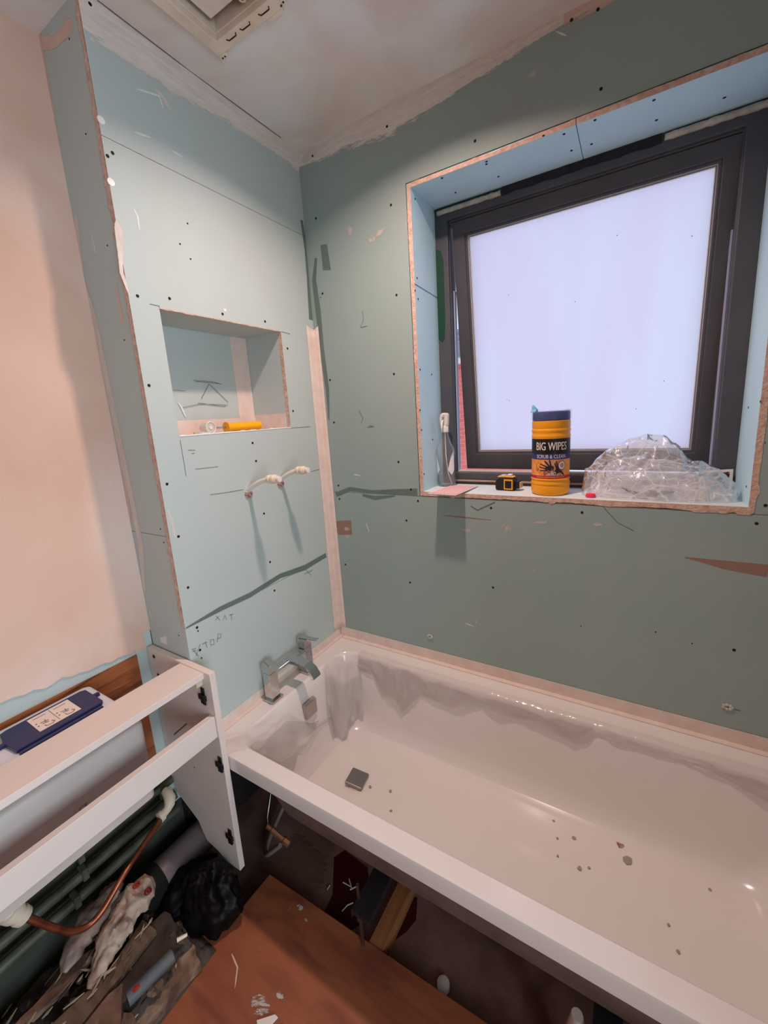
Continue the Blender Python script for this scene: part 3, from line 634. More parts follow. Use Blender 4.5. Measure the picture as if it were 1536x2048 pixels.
# waste and overflow
dr = MB(); dc = Vector((.312, -.358, -.3105)); dr.lathe(dc, [(.036, 0), (.036, .0015), (.030, .002), (.0, .002)], 32); wst = dr.build('waste_flange', M_ACR, bath, smooth=40)
R45 = Matrix.Translation(dc + Vector((0, 0, .010))) @ Matrix.Rotation(radians(8), 4, 'Z') @ Matrix.Rotation(radians(7), 4, 'Y')
m = MB(); m.box(-.033, .033, -.033, .033, -.006, .006, M=R45); m.build('waste_plug', MATS.get('plug') or mat('plug', srgb(.60, .57, .56), .3, metal=.8), wst, bevel=.004)
oc = Vector((.1065, -.345, -.092))
m = MB(); m.box(.100, .118, -.376, -.318, -.124, -.064); ovf = m.build('overflow_cover', mat('soft_chrome', srgb(.72, .68, .66), .35, metal=.8), bath, bevel=.003, seg=3)
# leg frames
def leg_frame(x, black_first=True):
    m = MB(); m.box(x, x + .056, -.672, -.03, -.345, -.332); m.box(x, x + .003, -.672, -.03, -.358, -.345); m.box(x + .053, x + .056, -.672, -.03, -.358, -.345)
    f = m.build('leg_frame', mat('black_steel', srgb(.17, .17, .18), .45, metal=.4), bath)
    for y in (-.640, -.09):
        m = MB(); m.tube([(x + .004, y, -.285), (x + .004, y, -.545)], .0045, 10)
        rod = m.build('leg_rod', M_STEEL, bath)
        m = MB(); m.lathe((x + .004, y, -.405), [(.0, 0), (.011, 0), (.011, .008), (0, .008)], 6); m.build('nut', M_STEEL, rod)
        m = MB(); m.lathe((x + .004, y, -.559), [(.022, 0), (.022, .006), (.008, .016), (0, .016)], 16); m.build('foot', M_BLACK, rod)
leg_frame(.508); leg_frame(1.085)
tb_ = MB().box(.520, .566, -.634, -.08, -.56, -.505).build('timber_batten', M_TIMB, bevel=.002); tag(tb_, 'short rough timber batten on the floor beneath the bath', 'batten')
st_ = MB().box(.430, .460, -.50, -.1, -.56, -.545).build('steel_plate', mat('dark_slate', srgb(.24, .23, .23), .6)); tag(st_, 'dark flat strip beside the timber batten beneath the bath', 'strip')

# protective film on the bath
FILM = film_mat('clear_bath_film', (.90, .82, .79, 1), clear=.80, rough=.12, bump=1.0, bscale=11, white=.7)
def wall_y(z):   # inner back face of the tub
    prof = [(0, -.088), (-.003, -.092), (-.010, -.096), (-.06, -.102), (-.18, -.112), (-.25, -.120)]
    for (z1, y1), (z2, y2) in zip(prof, prof[1:]):
        if z <= z1 and z >= z2: return y1 + (y2 - y1) * (z1 - z) / (z1 - z2)
    return -.13
low = [(745, 1352), (765, 1390), (788, 1400), (805, 1427), (826, 1408), (842, 1393), (870, 1405), (900, 1418), (930, 1416), (960, 1415), (1000, 1435), (1040, 1443), (1080, 1455), (1120, 1478), (1145, 1491), (1175, 1487), (1192, 1468), (1240, 1490), (1300, 1505), (1360, 1524), (1420, 1545), (1460, 1568), (1536, 1612), (1640, 1680)]
lw = [on(px, py, 'y', -.108) for px, py in low]
def lowz(x):
    if x <= lw[0].x: return lw[0].z
    for a, b in zip(lw, lw[1:]):
        if a.x <= x <= b.x: return a.z + (b.z - a.z) * (x - a.x) / (b.x - a.x)
    return lw[-1].z
m = MB(); nx = 260; nr = 14; vs = []
x0_, x1_ = .165, 1.56
for i in range(nx + 1):
    x = x0_ + (x1_ - x0_) * i / nx; zb = min(lowz(x), -.02) + .003 * noise.noise(Vector((x * 60, 0, 0)))
    for j in range(nr + 1):
        if j <= 2: p = Vector((x, -.074 - .007 * j - .006 * noise.noise(Vector((x * 9, 0, 0))) * (1 - j / 2), .0022))
        else:
            z = -.004 + (zb + .004) * ((j - 3) / (nr - 3)); p = Vector((x, wall_y(z) - .004, z))
        q = Vector((x * 14, j * .35, 2)); d = .0045 * (noise.noise(q) + .6 * abs(noise.noise(q * 2.7)) + .4 * noise.noise(q * 6)) + .001
        if j > 2: p.y -= max(d, -.002)
        else: p.z += max(d * .3, 0)
        vs.append(p)
m.add(vs, [(i * (nr + 1) + j, i * (nr + 1) + j + 1, (i + 1) * (nr + 1) + j + 1, (i + 1) * (nr + 1) + j) for i in range(nx) for j in range(nr)])
m.build('protective_film', FILM, bath, smooth=180, recalc=False)['label'] = 'torn clear film clinging along the back inner edge'
# bunched film hanging at the tap-end back corner
def drape(top, bottom, folds, amp, outv, seed, name='protective_film', nu=50, nv=26, mt=None):
    m = MB(); vs = []; outv = Vector(outv)
    def samp(pl, t):
        t = t * (len(pl) - 1); i = min(int(t), len(pl) - 2); return Vector(pl[i]).lerp(Vector(pl[i + 1]), t - i)
    for i in range(nu + 1):
        a = samp(top, i / nu); b = samp(bottom, i / nu)
        for j in range(nv + 1):
            t = j / nv; p = a.lerp(b, t)
            d = amp * (.2 + .8 * t) * (sin(i / nu * folds * 2 * pi + seed + .8 * sin(t * 3 + seed)) * .5 + .5) + amp * .6 * (noise.noise(Vector((i * .12, j * .15, seed * 3))) + .4)
            vs.append(p + outv * max(d, 0))
    m.add(vs, [(i * (nv + 1) + j, i * (nv + 1) + j + 1, (i + 1) * (nv + 1) + j + 1, (i + 1) * (nv + 1) + j) for i in range(nu) for j in range(nv)])
    return m.build(name, mt or FILM, bath, smooth=180, recalc=False)
Q = lambda px, py, x: on(px, py, 'x', x)
drape([Q(652, 1325, .10), Q(672, 1318, .12), Q(700, 1322, .15), Q(722, 1340, .17)],
      [Q(668, 1480, .128), Q(690, 1430, .14), Q(712, 1442, .16), Q(726, 1405, .19)], 2.5, .015, (.8, -.5, 0), 1)
drape([Q(650, 1335, .105), Q(662, 1322, .12), Q(680, 1320, .135), Q(705, 1330, .15)],
      [Q(654, 1400, .125), Q(664, 1440, .14), Q(682, 1470, .15), Q(702, 1420, .17)], 2, .02, (.8, -.5, 0), 4)
# film over the front corner of the tap ledge and down the tap-end inner wall
drape([on(452, 1478, 'z', .003), on(500, 1462, 'z', .003), on(545, 1442, 'z', .003), on(575, 1432, 'z', .003)],
      [on(456, 1508, 'z', .003), on(502, 1494, 'z', .003), on(535, 1478, 'z', .004), on(560, 1462, 'z', .004)], 2.2, .008, (0, 0, 1), 2)
drape([Q(503, 1494, .112), Q(535, 1462, .103), Q(575, 1430, .10), Q(620, 1447, .105), Q(655, 1428, .108)],
      [Q(513, 1500, .12), Q(560, 1525, .14), Q(592, 1500, .128), Q(608, 1480, .125), Q(660, 1440, .115)], 3, .008, (1, .1, 0), 6)

# mixer tap
tapy1, tapy2, tx = -.455, -.275, .044
tap = thing('bath_mixer_tap', 'square chrome bath mixer tap on the ledge at the niche end', 'tap', (tx, -.365, 0))
for k, y in enumerate((tapy1, tapy2)):
    m = MB(); m.box(tx - .026, tx + .026, y - .026, y + .026, .0028, .0085); m.build('base_plate', M_CHROME, tap, bevel=.001)
    m = MB(); m.box(tx - .018, tx + .018, y - .018, y + .018, .0085, .108); m.build('pillar', M_CHROME, tap, bevel=.0012)
    m = MB(); m.box(tx - .019, tx + .019, y - .019, y + .019, .1095, .140); m.build('handle_block', M_CHROME, tap, bevel=.0012)
    rot_ = Matrix.Translation(Vector((tx, y, .1425))) @ Matrix.Rotation(radians(-20 if k == 0 else 8), 4, 'Z')
    m = MB(); m.box(-.019, .062, -.009, .009, -.0022, .0022, M=rot_); m.build('lever', M_CHROME, tap, bevel=.001)
m = MB(); m.box(tx - .015, tx + .015, tapy1 + .018, tapy2 - .018, .094, .106); m.build('bridge', M_CHROME, tap, bevel=.0012)
m = MB(); sp = []
prof = [(tx + .010, .106), (tx + .05, .108), (tx + .09, .104), (tx + .112, .094), (tx + .126, .076), (tx + .130, .066)]
yc = -.365; wd = .019
for i, (x, z) in enumerate(prof):
    dx, dz = (prof[min(i + 1, 5)][0] - prof[max(i - 1, 0)][0], prof[min(i + 1, 5)][1] - prof[max(i - 1, 0)][1]); l_ = math.hypot(dx, dz); nx_, nz_ = -dz / l_, dx / l_
    t = .0065
    sp.append([Vector((x + nx_ * t, yc - wd, z + nz_ * t)), Vector((x + nx_ * t, yc + wd, z + nz_ * t)), Vector((x - nx_ * t, yc + wd, z - nz_ * t)), Vector((x - nx_ * t, yc - wd, z - nz_ * t))])
m.loft(sp, True); m.build('spout', M_CHROME, tap, bevel=.001)

# flakes lying in the tub
k = 0
FL = ['tiny grey flake just right of the square waste plug', 'grey flake behind and right of the waste plug', 'grey flake right of the waste plug, nearer the front rim', 'faint flake directly left of the rust-brown flake', 'grey flake in front of the pair of faint flakes, mid bath', 0, 0, 'leftmost of the tiny flakes in the middle of the bath', 'tiny flake beside the leftmost of the mid-bath flakes', 'tiny dark flake touching the grey flake left of the largest one', 'dark speck-like flake in the right foreground of the bath floor', 'dark speck-like flake right of the largest flake', 'flake nearest the front rim in the right half of the bath', 'last small flake at the far right of the bath floor', 'tiny pale flake below the mid-bath cluster']
for px, py, s in ((740, 1574, .007), (781, 1583, .006), (782, 1622, .005), (1148, 1677, .006), (1160, 1738, .007), (1256, 1722, .014), (1240, 1690, .011), (1107, 1642, .004), (1115, 1677, .004), (1178, 1736, .004), (1337, 1850, .004), (1420, 1780, .004), (1357, 1904, .005), (1473, 1784, .003), (1116, 1713, .004)):
    c = on(px, py, 'z', -.3105); m = MB(); n = 7; pl = [c + Vector((s * random.uniform(.6, 1.1) * cos(2 * pi * a / n), s * random.uniform(.6, 1.1) * sin(2 * pi * a / n), .0008)) for a in range(n)]
    m.prism(pl, (0, 0, .0016))
    rusty = s == .011
    o = m.build('rust_flake' if rusty else 'plaster_flake', mat('rusty', srgb(.52, .26, .18), .8, srgb(.75, .60, .55), 200) if rusty else mat('grey_flake', srgb(.62, .58, .53), .8))
    if rusty: tag(o, 'rust-brown curled flake lying in the bath behind the largest grey flake', 'flake')
    elif s == .014: tag(o, 'largest grey plaster flake lying on the bath floor', 'flake')
    else: tag(o, FL[k], 'flake', 'loose flakes in the bath')
    k += 1

# ---------------------------------------------------------------- pipe stubs on the tap wall
def pipe_stub(by, bz, ln, rise, label):
    b = Vector((0, by, bz)); t = thing('pipe_stub', label, 'pipe', (0.0, by, bz), 'white capped pipe stubs above the bath')
    pts = [b + Vector((-.01 + (ln + .01) * s, 0.004 * s, rise * (1 - (1 - s) ** 2))) for s in [k / 12 for k in range(13)]]
    MB().tube(pts, .0078, 14).build('pipe', M_WHITEP, t, smooth=50)
    d = (pts[-1] - pts[-2]).normalized(); e = pts[-1]
    def seg(a, c, r1, r2, mi=0): return [(e + d * a, r1), (e + d * c, r2)]
    prof = [(-.024, .009), (-.022, .0135), (-.012, .0145), (-.010, .0125), (-.006, .0125), (-.004, .0148), (.008, .0148), (.010, .0125), (.014, .0125), (.015, .010), (.024, .010)]
    MB().tube([e + d * a for a, r in prof], [r for a, r in prof], 18).build('push_fitting', M_CREAMP, t, smooth=35)
    MB().tube([e + d * a for a in (.0241, .028, .0285)], [.0095, .0095, .006], 16).build('end_cap', M_WHITEP, t, smooth=35)
    m = MB()
    for k in range(10):
        a = k * .63; p = b + Vector((.0015, .013 * cos(a), .013 * sin(a) - .004)); m.lathe(p, [(0, -.003), (.004, -.001), (.003, .003), (0, .005)], 6, 'x')
    m.lathe(b + Vector((.0005, 0, 0)), [(.0, 0), (.013, 0), (.012, .002), (0, .002)], 12, 'x')
    m.build('pipe_hole', mat('broken_hole', srgb(.55, .30, .24), .9, srgb(.85, .75, .72), 90), t)
pipe_stub(-.412, .737, .120, .048, 'nearer of the two white capped pipe stubs on the niche wall')
pipe_stub(-.264, .746, .108, .046, 'farther white capped pipe stub, next to the corner tape')

# ---------------------------------------------------------------- paint roller in the niche
pr = thing('mini_paint_roller', 'small yellow-handled roller frame lying in the wall niche', 'paint roller', (-.03, -.44, NZ0))
h0, h1 = Vector((-.022, -.449, NZ0 + .017)), Vector((-.022, -.312, NZ0 + .017)); dd = (h1 - h0).normalized()
MB().tube([h0 + dd * a for a in (.0, .006, .016, .03, .118, .130, .137)], [.017, .0165, .0125, .0138, .0142, .0150, .0145], 18).build('handle', M_YEL, pr, smooth=50)
MB().tube([h0 + dd * .004, h0 - dd * .035, h0 - dd * .058 + Vector((.001, 0, -.002)), h0 - dd * .064 + Vector((.003, 0, 0))], .0028, 8).build('wire_frame', M_CHROME, pr, smooth=50)
rc = h0 - dd * .062 + Vector((.008, 0, .002))
m = MB(); ring = []
for k in range(33):
    a = 2 * pi * k / 32; ring.append(rc + Vector((.002, 0, 0)) + Vector((0, .0165 * cos(a), .0175 * sin(a))))
m.tube(ring, .0016, 8, False); m.tube([rc + Vector((-.004, 0, 0)), rc + Vector((.003, 0, 0))], .0055, 10); m.build('end_disc', M_WHITEP, pr, smooth=60)
m = MB(); m.lathe(rc + Vector((-.032, 0, 0)), [(.0155, 0), (.0158, .033)], 24, 'x'); m.build('roller_sleeve', film_mat('pale_sleeve', (.80, .78, .70, 1), clear=.45, rough=.4, bump=.1), pr, smooth=60)
m = MB(); m.prism([(-.002, -.575, NZ0 + .0035), (-.014, -.570, NZ0 + .0035), (-.013, -.545, NZ0 + .0035), (-.002, -.530, NZ0 + .0035)], (0, 0, .005)); o = m.build('plaster_crumb', M_FOAM); tag(o, 'white plaster crumb on the front edge of the niche shelf', 'debris')

# ---------------------------------------------------------------- things on the sill
SZ = IZ0 + .0004
# spray bottle
sb = thing('spray_bottle', 'clear empty spray bottle with white trigger head in the left sill corner', 'spray bottle', (.487, .128, SZ))
CLEAR = film_mat('clear_pet', (.97, .99, 1.0, 1), clear=.93, rough=.06, bump=.0, white=.5)
bc = Vector((.487, .128, SZ))
prof = [(.031, .001), (.034, .004), (.034, .03), (.030, .07), (.031, .10), (.036, .125), (.034, .145), (.022, .165), (.013, .195), (.0115, .212)]
m = MB(); m.lathe(bc, prof, 28, sx=1.05, sy=.72); bb = m.build('bottle', CLEAR, sb, smooth=60)
m = MB(); m.lathe(bc + Vector((0, 0, .003)), [(.0315, 0), (.0315, .038), (0, .038)], 24, sx=1.03, sy=.7); m.build('base_tint', film_mat('clear_base', (.40, .45, .48, 1), clear=.88, rough=.05, bump=0, white=.4), sb, smooth=50)
m = MB(); m.lathe(bc, [(.0125, .206), (.0140, .207), (.0140, .228), (.0115, .231)], 22); m.build('screw_collar', M_WHITEP, sb, smooth=40)
hd = [(-.015, .229), (.014, .229), (.0155, .250), (.0165, .268), (.014, .277), (-.006, .2785), (-.0145, .272), (-.0175, .255)]
m = MB(); m.prism([bc + Vector((x, -.010, z)) for x, z in hd], (0, .020, 0)); m.build('spray_head', M_WHITEP, sb, bevel=.004, seg=3)
m = MB(); m.box(bc.x - .004, bc.x + .004, bc.y - .026, bc.y - .010, bc.z + .262, bc.z + .274); m.build('nozzle', M_WHITEP, sb, bevel=.002)
m = MB(); m.tube([bc + Vector(v) for v in ((0, -.010, .255), (0, -.024, .245), (0, -.030, .222))], .0035, 8); m.build('trigger', M_WHITEP, sb, smooth=50)
m = MB(); m.tube([bc + Vector(v) for v in ((0, 0, .21), (.001, 0, .12), (.008, 0, .05), (.022, 0, .008))], .0022, 8); m.build('dip_tube', M_WHITEP, sb, smooth=50)
for sgn in (-1, 1):
    m = MB(); vs = []
    for i in range(9):
        a = radians(-90 + sgn * (28 + 50 * i / 8)); z0 = .045 + .02 * abs(i - 4) / 4; z1 = .135 - .035 * (1 - i / 8) ** 2 * 2
        for z in (z0, z1): vs.append(bc + Vector((.0345 * 1.05 * cos(a), .0345 * .74 * sin(a), z)))
    m.add(vs, [(2 * i, 2 * i + 1, 2 * i + 3, 2 * i + 2) for i in range(8)]); m.build('sticker', mat('white_sticker', srgb(.88, .90, .92), .5), sb, recalc=False)
# patterned card
cx0, cw = .543, .105
A = Vector((.505, -.082, SZ + .0105)); B = Vector((.606, -.082, SZ + .0085)); C_ = Vector((.612, .135, SZ + .0012)); D_ = Vector((.508, .135, SZ + .0012))
cm = bpy.data.materials.new('pink_lattice_print'); cm.use_nodes = True; nt = cm.node_tree; N = nt.nodes; L = nt.links
ck = N.new('ShaderNodeTexChecker'); ck.inputs['Scale'].default_value = 110; ck.inputs['Color1'].default_value = srgb(.88, .52, .55); ck.inputs['Color2'].default_value = srgb(.95, .86, .85)
tcn = N.new('ShaderNodeTexCoord'); mpn = N.new('ShaderNodeMapping'); mpn.inputs['Rotation'].default_value = (0, 0, radians(45)); mpn.inputs['Scale'].default_value = (1, .6, 0)
L.new(tcn.outputs['Object'], mpn.inputs[0]); L.new(mpn.outputs[0], ck.inputs['Vector']); L.new(ck.outputs['Color'], N['Principled BSDF'].inputs['Base Color'])
cdt = thing('patterned_card', 'flat card with red and white lattice print overhanging the sill edge', 'card', (.557, .03, SZ))
m = MB(); m.prism([A, B, C_, D_], (0, 0, .0016)); m.build('card', M_WHITEP, cdt)
m = MB(); ins = .07
cc = (A + B + C_ + D_) / 4; m.add([cc.lerp(v, .90) + Vector((0, 0, .0021)) for v in (A, B, C_, D_)], [(0, 1, 2, 3)]); m.build('printed_face', cm, cdt)
# tape measure
tmc = Vector((.728, .098, SZ)); tmz = Matrix.Translation(tmc) @ Matrix.Rotation(radians(-6), 4, 'Z')
tme = thing('tape_measure', 'black and yellow tape measure on the sill left of the wipes tub', 'tape measure', tmc)
m = MB(); pl = [(-.036, .004), (-.030, 0), (.028, 0), (.032, .006), (.032, .034), (.024, .044), (-.022, .044), (-.036, .032)]
m.prism([tmz @ Vector((x, -.020, z)) for x, z in pl], tmz.to_3x3() @ Vector((0, .040, 0))); m.build('case', mat('black_rubber', srgb(.08, .08, .09), .6, bump=.6, bscale=300), tme, bevel=.004, seg=3)
m = MB(); m.box(-.030, .026, -.012, .014, .0445, .049, M=tmz); m.build('top_plate', mat('pale_amber', srgb(.93, .74, .38), .5), tme, bevel=.002)
m = MB(); m.box(-.004, .027, -.0212, -.0198, .004, .040, M=tmz); fr_ = m.build('face_plate', M_YEL, tme, bevel=.0005)
m = MB(); m.box(.0, .023, -.0225, -.0208, .009, .035, M=tmz); m.build('inset', M_BLACK, fr_, bevel=.001)
m = MB(); m.box(.032, .047, -.014, .016, .008, .034, M=tmz); m.build('mouth', M_BLACK, tme, bevel=.003)
m = MB(); m.box(.044, .052, -.010, .012, .010, .030, M=tmz); m.build('hook', mat('pale_hook', srgb(.78, .66, .48), .5), tme, bevel=.002)
m = MB(); m.box(-.020, -.002, -.010, .010, .049, .053, M=tmz); m.build('lock_button', mat('pale_button', srgb(.88, .80, .68), .5), tme, bevel=.002)
m = MB(); m.box(.002, .018, -.006, .012, .049, .056, M=tmz); m.build('clip', M_WHITEP, tme, bevel=.003)
# wipes tub
WC = Vector((.874, .075, SZ)); WR = .0585
wt = thing('wipes_tub', 'amber yellow tub of BIG WIPES hand wipes with blue lid on the sill', 'wipes tub', WC)
HS = .965
prof = [(.052, 0), (.0565, .004), (WR, .012), (WR, .030), (.0575, .033), (WR + .0008, .037), (WR + .0008, .041), (.0575, .044), (.0575, .050), (WR + .0008, .053), (.0572, .058), (.0572, .188), (WR, .192), (WR, .197), (.0572, .200), (.0572, .207), (WR, .210), (WR, .215), (.0565, .219), (.0575, .222), (.0575, .242), (.054, .246)]
MB().lathe(WC, [(a, b * HS) for a, b in prof], 64).build('tub_body', M_YEL2, wt, smooth=35)
MB().lathe(WC, [(a, b * HS) for a, b in [(.0555, .2435), (.0560, .245), (.0560, .268), (.0545, .272), (.050, .2735), (0, .2735)]], 64).build('lid', M_BLUEL, wt, smooth=35)
MB().lathe(WC, [(.0595, .238), (.0597, .266), (.0585, .2675)], 48).build('clear_overcap', film_mat('clear_cap', (.9, .9, .97, 1), clear=.95, rough=.08, bump=0, white=.35), wt, smooth=40)
m = MB(); tc_ = WC + Vector((-.050, -.012, .262)); rg = []
for j in range(7):
    t = j / 6; rg.append([tc_ + Vector(((.011 * (1 - t) ** .6 * cos(a + t) * (1 + .3 * sin(3 * a))), .008 * (1 - t) ** .6 * sin(a + t), .026 * t)) + Vector((.003 * sin(t * 5), 0, 0)) for a in [2 * pi * k / 9 for k in range(9)]])
m.loft(rg, True); m.build('wipe_tip', mat('blue_wipe', srgb(.25, .65, .85), .7, srgb(.6, .85, .95), 120), wt, smooth=50)
# the label: bands wrapped round the tub, lettering and pictures on top
face = math.atan2(CAMC.y - WC.y, CAMC.x - WC.x) + radians(1)
def wrap(u, h, r): a = face + u / WR; return WC + Vector((r * cos(a), r * sin(a), h * HS))
lab = None
def band(u0, u1, h0, h1, mt, r, nm='label_band', parent=None):
    m = MB(); n = 28; vs = []
    for i in range(n + 1):
        u = u0 + (u1 - u0) * i / n; vs += [wrap(u, h0, r), wrap(u, h1, r)]
    m.add(vs, [(2 * i, 2 * i + 1, 2 * i + 3, 2 * i + 2) for i in range(n)]); return m.build(nm, mt, parent or wt, smooth=180, recalc=False)
R0 = .0577; LU = .083
lab = band(-LU, LU, .058, .188, mat('label_orange', srgb(.93, .55, .22), .4, srgb(.97, .66, .35), 40), R0, 'label')
band(-LU, LU, .138, .187, mat('label_black', srgb(.09, .08, .10), .4), R0 + .0003, 'label_band', lab)
band(-LU, LU, .1205, .1385, mat('label_blue', srgb(.17, .20, .46), .4), R0 + .0004, 'label_band', lab)
band(-LU, LU, .058, .067, mat('label_crimson', srgb(.75, .10, .15), .4), R0 + .0004, 'label_band', lab)
band(-.018, .034, .067, .116, mat('label_peach', srgb(.85, .66, .52), .4, srgb(.72, .46, .38), 60), R0 + .0003, 'label_band', lab)
def wtext(txt, size, u, h, mt, sq=1., r=R0 + .0007, nm='lettering', rot=0, sy=1.):
    vs, fs = text_mesh(txt, size, sq); m = MB(); out = []
    for v in vs:
        x, y = v.x * cos(rot) - v.y * sin(rot), v.x * sin(rot) + v.y * cos(rot); out.append(wrap(u + x, h + y * sy, r))
    m.add(out, fs); return m.build(nm, mt, lab, recalc=False)
M_LET = mat('label_white', srgb(.93, .88, .84), .5)
wtext('BIG WIPES', .0265, .001, .1620, M_LET, .82, sy=1.38); wtext('BIG WIPES', .0265, .0017, .1620, M_LET, .82, sy=1.38, nm='lettering', r=R0 + .0008)
wtext('SCRUB & CLEAN', .0150, .001, .1295, M_LET, .84, sy=1.1)
wtext('x80', .018, .004, .074, M_LET, .9, r=R0 + .0012)
wtext('x80', .0195, .0046, .0735, MATS['label_black'], .9, r=R0 + .0010)
wtext('ANTIBACTERIAL CLEANING FOR HANDS, TOOLS & SURFACES', .0040, .0, .0625, M_LET, .8)
for k in range(4): wtext(('|||', '||', '|||', '||')[k], .006, -.040 + .004 * (k % 2), .110 - .011 * k, MATS['label_black'], 1., rot=pi / 2)
wtext('REMOVES', .0055, -.0465, .094, MATS['label_black'], 1., rot=pi / 2); wtext('PAINT', .0055, -.041, .088, MATS['label_black'], 1., rot=pi / 2)
def wpoly(pts, mt, r, nm='printed_shape'):
    c = (sum(p[0] for p in pts) / len(pts), sum(p[1] for p in pts) / len(pts)); n = len(pts)
    m = MB(); m.add([wrap(c[0], c[1], r)] + [wrap(u, h, r) for u, h in pts], [(0, 1 + k, 1 + (k + 1) % n) for k in range(n)]); return m.build(nm, mt, lab, recalc=False)
mk = mat('dirty_hand_print', srgb(.12, .10, .11), .5, srgb(.30, .25, .26), 300, lo=.5, hi=.8)
# left hand with five spread fingers
def finger(u0, h0, u1, h1, w, mt=None):
    dx, dy = u1 - u0, h1 - h0; l_ = math.hypot(dx, dy); nx_, ny_ = -dy / l_ * w, dx / l_ * w
    wpoly([(u0 + nx_, h0 + ny_), (u0 - nx_, h0 - ny_), (u1 - nx_ * .7, h1 - ny_ * .7), (u1 + dx / l_ * w * .8, h1 + dy / l_ * w * .8), (u1 + nx_ * .7, h1 + ny_ * .7)], mt or mk, R0 + .0010, 'printed_finger')
wpoly([(-.014, .088), (-.002, .084), (.010, .090), (.008, .100), (-.004, .101), (-.016, .096)], mk, R0 + .0009, 'printed_palm')
finger(-.010, .096, -.032, .106, .0026); finger(-.004, .099, -.018, .1155, .0027); finger(.001, .099, -.004, .1185, .0026)
finger(-.012, .090, -.034, .096, .0026); finger(-.010, .086, -.032, .084, .0023)
wpoly([(-.020, .068), (.004, .068), (.012, .084), (.004, .092), (-.010, .088), (-.022, .080)], mat('wrist_print', srgb(.60, .33, .30), .5), R0 + .0008, 'printed_wrist')
wpoly([(.012, .068), (.044, .068), (.040, .076), (.028, .090), (.018, .096), (.012, .084)], mk, R0 + .0009, 'printed_palm')
finger(.018, .092, .012, .108, .0028); finger(.023, .090, .016, .114, .0024)
wpoly([(.034 + .0125 * cos(2 * pi * k / 20), .101 + .0155 * sin(2 * pi * k / 20)) for k in range(20)], mat('badge_red', srgb(.60, .22, .22), .5), R0 + .0010, 'badge')
wpoly([(.034 + .0105 * cos(2 * pi * k / 20), .101 + .0130 * sin(2 * pi * k / 20)) for k in range(20)], M_LET, R0 + .0012, 'badge')
wpoly([(.034 + .0065 * cos(2 * pi * k / 20), .101 + .008 * sin(2 * pi * k / 20)) for k in range(20)], mat('badge_grey', srgb(.66, .58, .56), .5), R0 + .0014, 'badge')

# clear bag with its contents
BAG = film_mat('crumpled_clear_bag', (.96, .96, 1.0, 1), clear=.74, rough=.12, bump=.7, bscale=30, white=.8, ridge=.38)
def bag_shell(c, profile, ydepth, seed, amp, parent, name, nu=110, nv=44, mt=None, hs=1.0):
    """profile: list of (x, height) silhouette; shell bulges forward/back by ydepth"""
    def sil(x):
        for (a, ha), (b, hb) in zip(profile, profile[1:]):
            if a <= x <= b: return ha + (hb - ha) * (x - a) / (b - a)
        return profile[-1][1]
    x0, x1 = profile[0][0], profile[-1][0]; vs = []
    for i in range(nu + 1):
        x = x0 + (x1 - x0) * i / nu; h = sil(x) * hs
        for j in range(nv + 1):
            a = pi * j / nv; e = sin(pi * i / nu) ** .35
            p = Vector((x, c.y - ydepth * e * cos(a) * (1 - .35 * sin(a)), c.z + .002 + h * sin(a) ** .75))
            q = Vector((p.x * 16 + seed, p.y * 16, p.z * 20)); r = (1 - abs(noise.noise(q)) * 2) * .6 + (1 - abs(noise.noise(q * 2.6)) * 2) * .4 - .5
            n_ = Vector((.3 * noise.noise(q * 3), -cos(a), sin(a)))
            p = p + n_ * amp * r; p.z = max(p.z, c.z + .001); vs.append(p)
    m = MB(); m.add(vs, [(i * (nv + 1) + j, i * (nv + 1) + j + 1, (i + 1) * (nv + 1) + j + 1, (i + 1) * (nv + 1) + j) for i in range(nu) for j in range(nv)])
    return m.build(name, mt or BAG, parent, smooth=28, recalc=False)
bgc = Vector((1.14, .082, SZ)); bag = thing('clear_plastic_bag', 'crumpled clear plastic bag heaped on the right half of the sill', 'plastic bag', bgc)
sil1 = [(.968, .01), (.975, .075), (1.0, .098), (1.035, .140), (1.09, .168), (1.135, .180), (1.18, .172), (1.215, .150), (1.235, .115), (1.27, .100), (1.31, .075), (1.345, .05), (1.352, .01)]
bag_shell(bgc, sil1, .066, 3, .013, bag, 'bag_skin')
sil2 = [(.985, .01), (1.0, .06), (1.05, .10), (1.12, .12), (1.2, .10), (1.26, .07), (1.32, .045), (1.335, .01)]
bag_shell(bgc, sil2, .050, 9, .016, bag, 'bag_fold', 80, 30)
sil3 = [(1.01, .01), (1.05, .05), (1.12, .07), (1.2, .06), (1.30, .035), (1.31, .01)]
bag_shell(bgc, sil3, .035, 15, .014, bag, 'bag_fold', 60, 24)
SZB = SZ + .002
o = MB(); a = [on(x, y, 'y', .045) for x, y in ((1243, 975), (1262, 984), (1285, 990), (1305, 990), (1330, 985), (1349, 984))]
for v in a: v.z = max(v.z, SZ + .006)
o.tube(a, [.002, .004, .0055, .0065, .0055, .002], 8); o.box(a[3].x - .008, a[3].x + .010, a[3].y - .006, a[3].y + .006, a[3].z + .0, a[3].z + .012); o = o.build('black_strap', M_BLACK, smooth=40); tag(o, 'black strap clip lying inside the clear bag', 'strap')
m = MB(); c = Vector((.998, .03, SZ)); m.lathe(c, [(.012, .0), (.015, .004), (.012, .012), (.004, .014), (0, .0142)], 12, sy=.6); o = m.build('pink_cap', mat('hot_pink', srgb(.98, .20, .38), .5), smooth=50); tag(o, 'bright pink plastic piece inside the left end of the clear bag', 'cap')
m = MB(); a = Vector((1.235, .05, SZB)); m.prism([a, a + Vector((.05, .004, 0)), a + Vector((.052, .012, .036)), a + Vector((-.008, .010, .040))], (0, .0015, 0)); o = m.build('white_tag', M_WHITEP); tag(o, 'blank white plastic tag in the right end of the clear bag', 'tag')
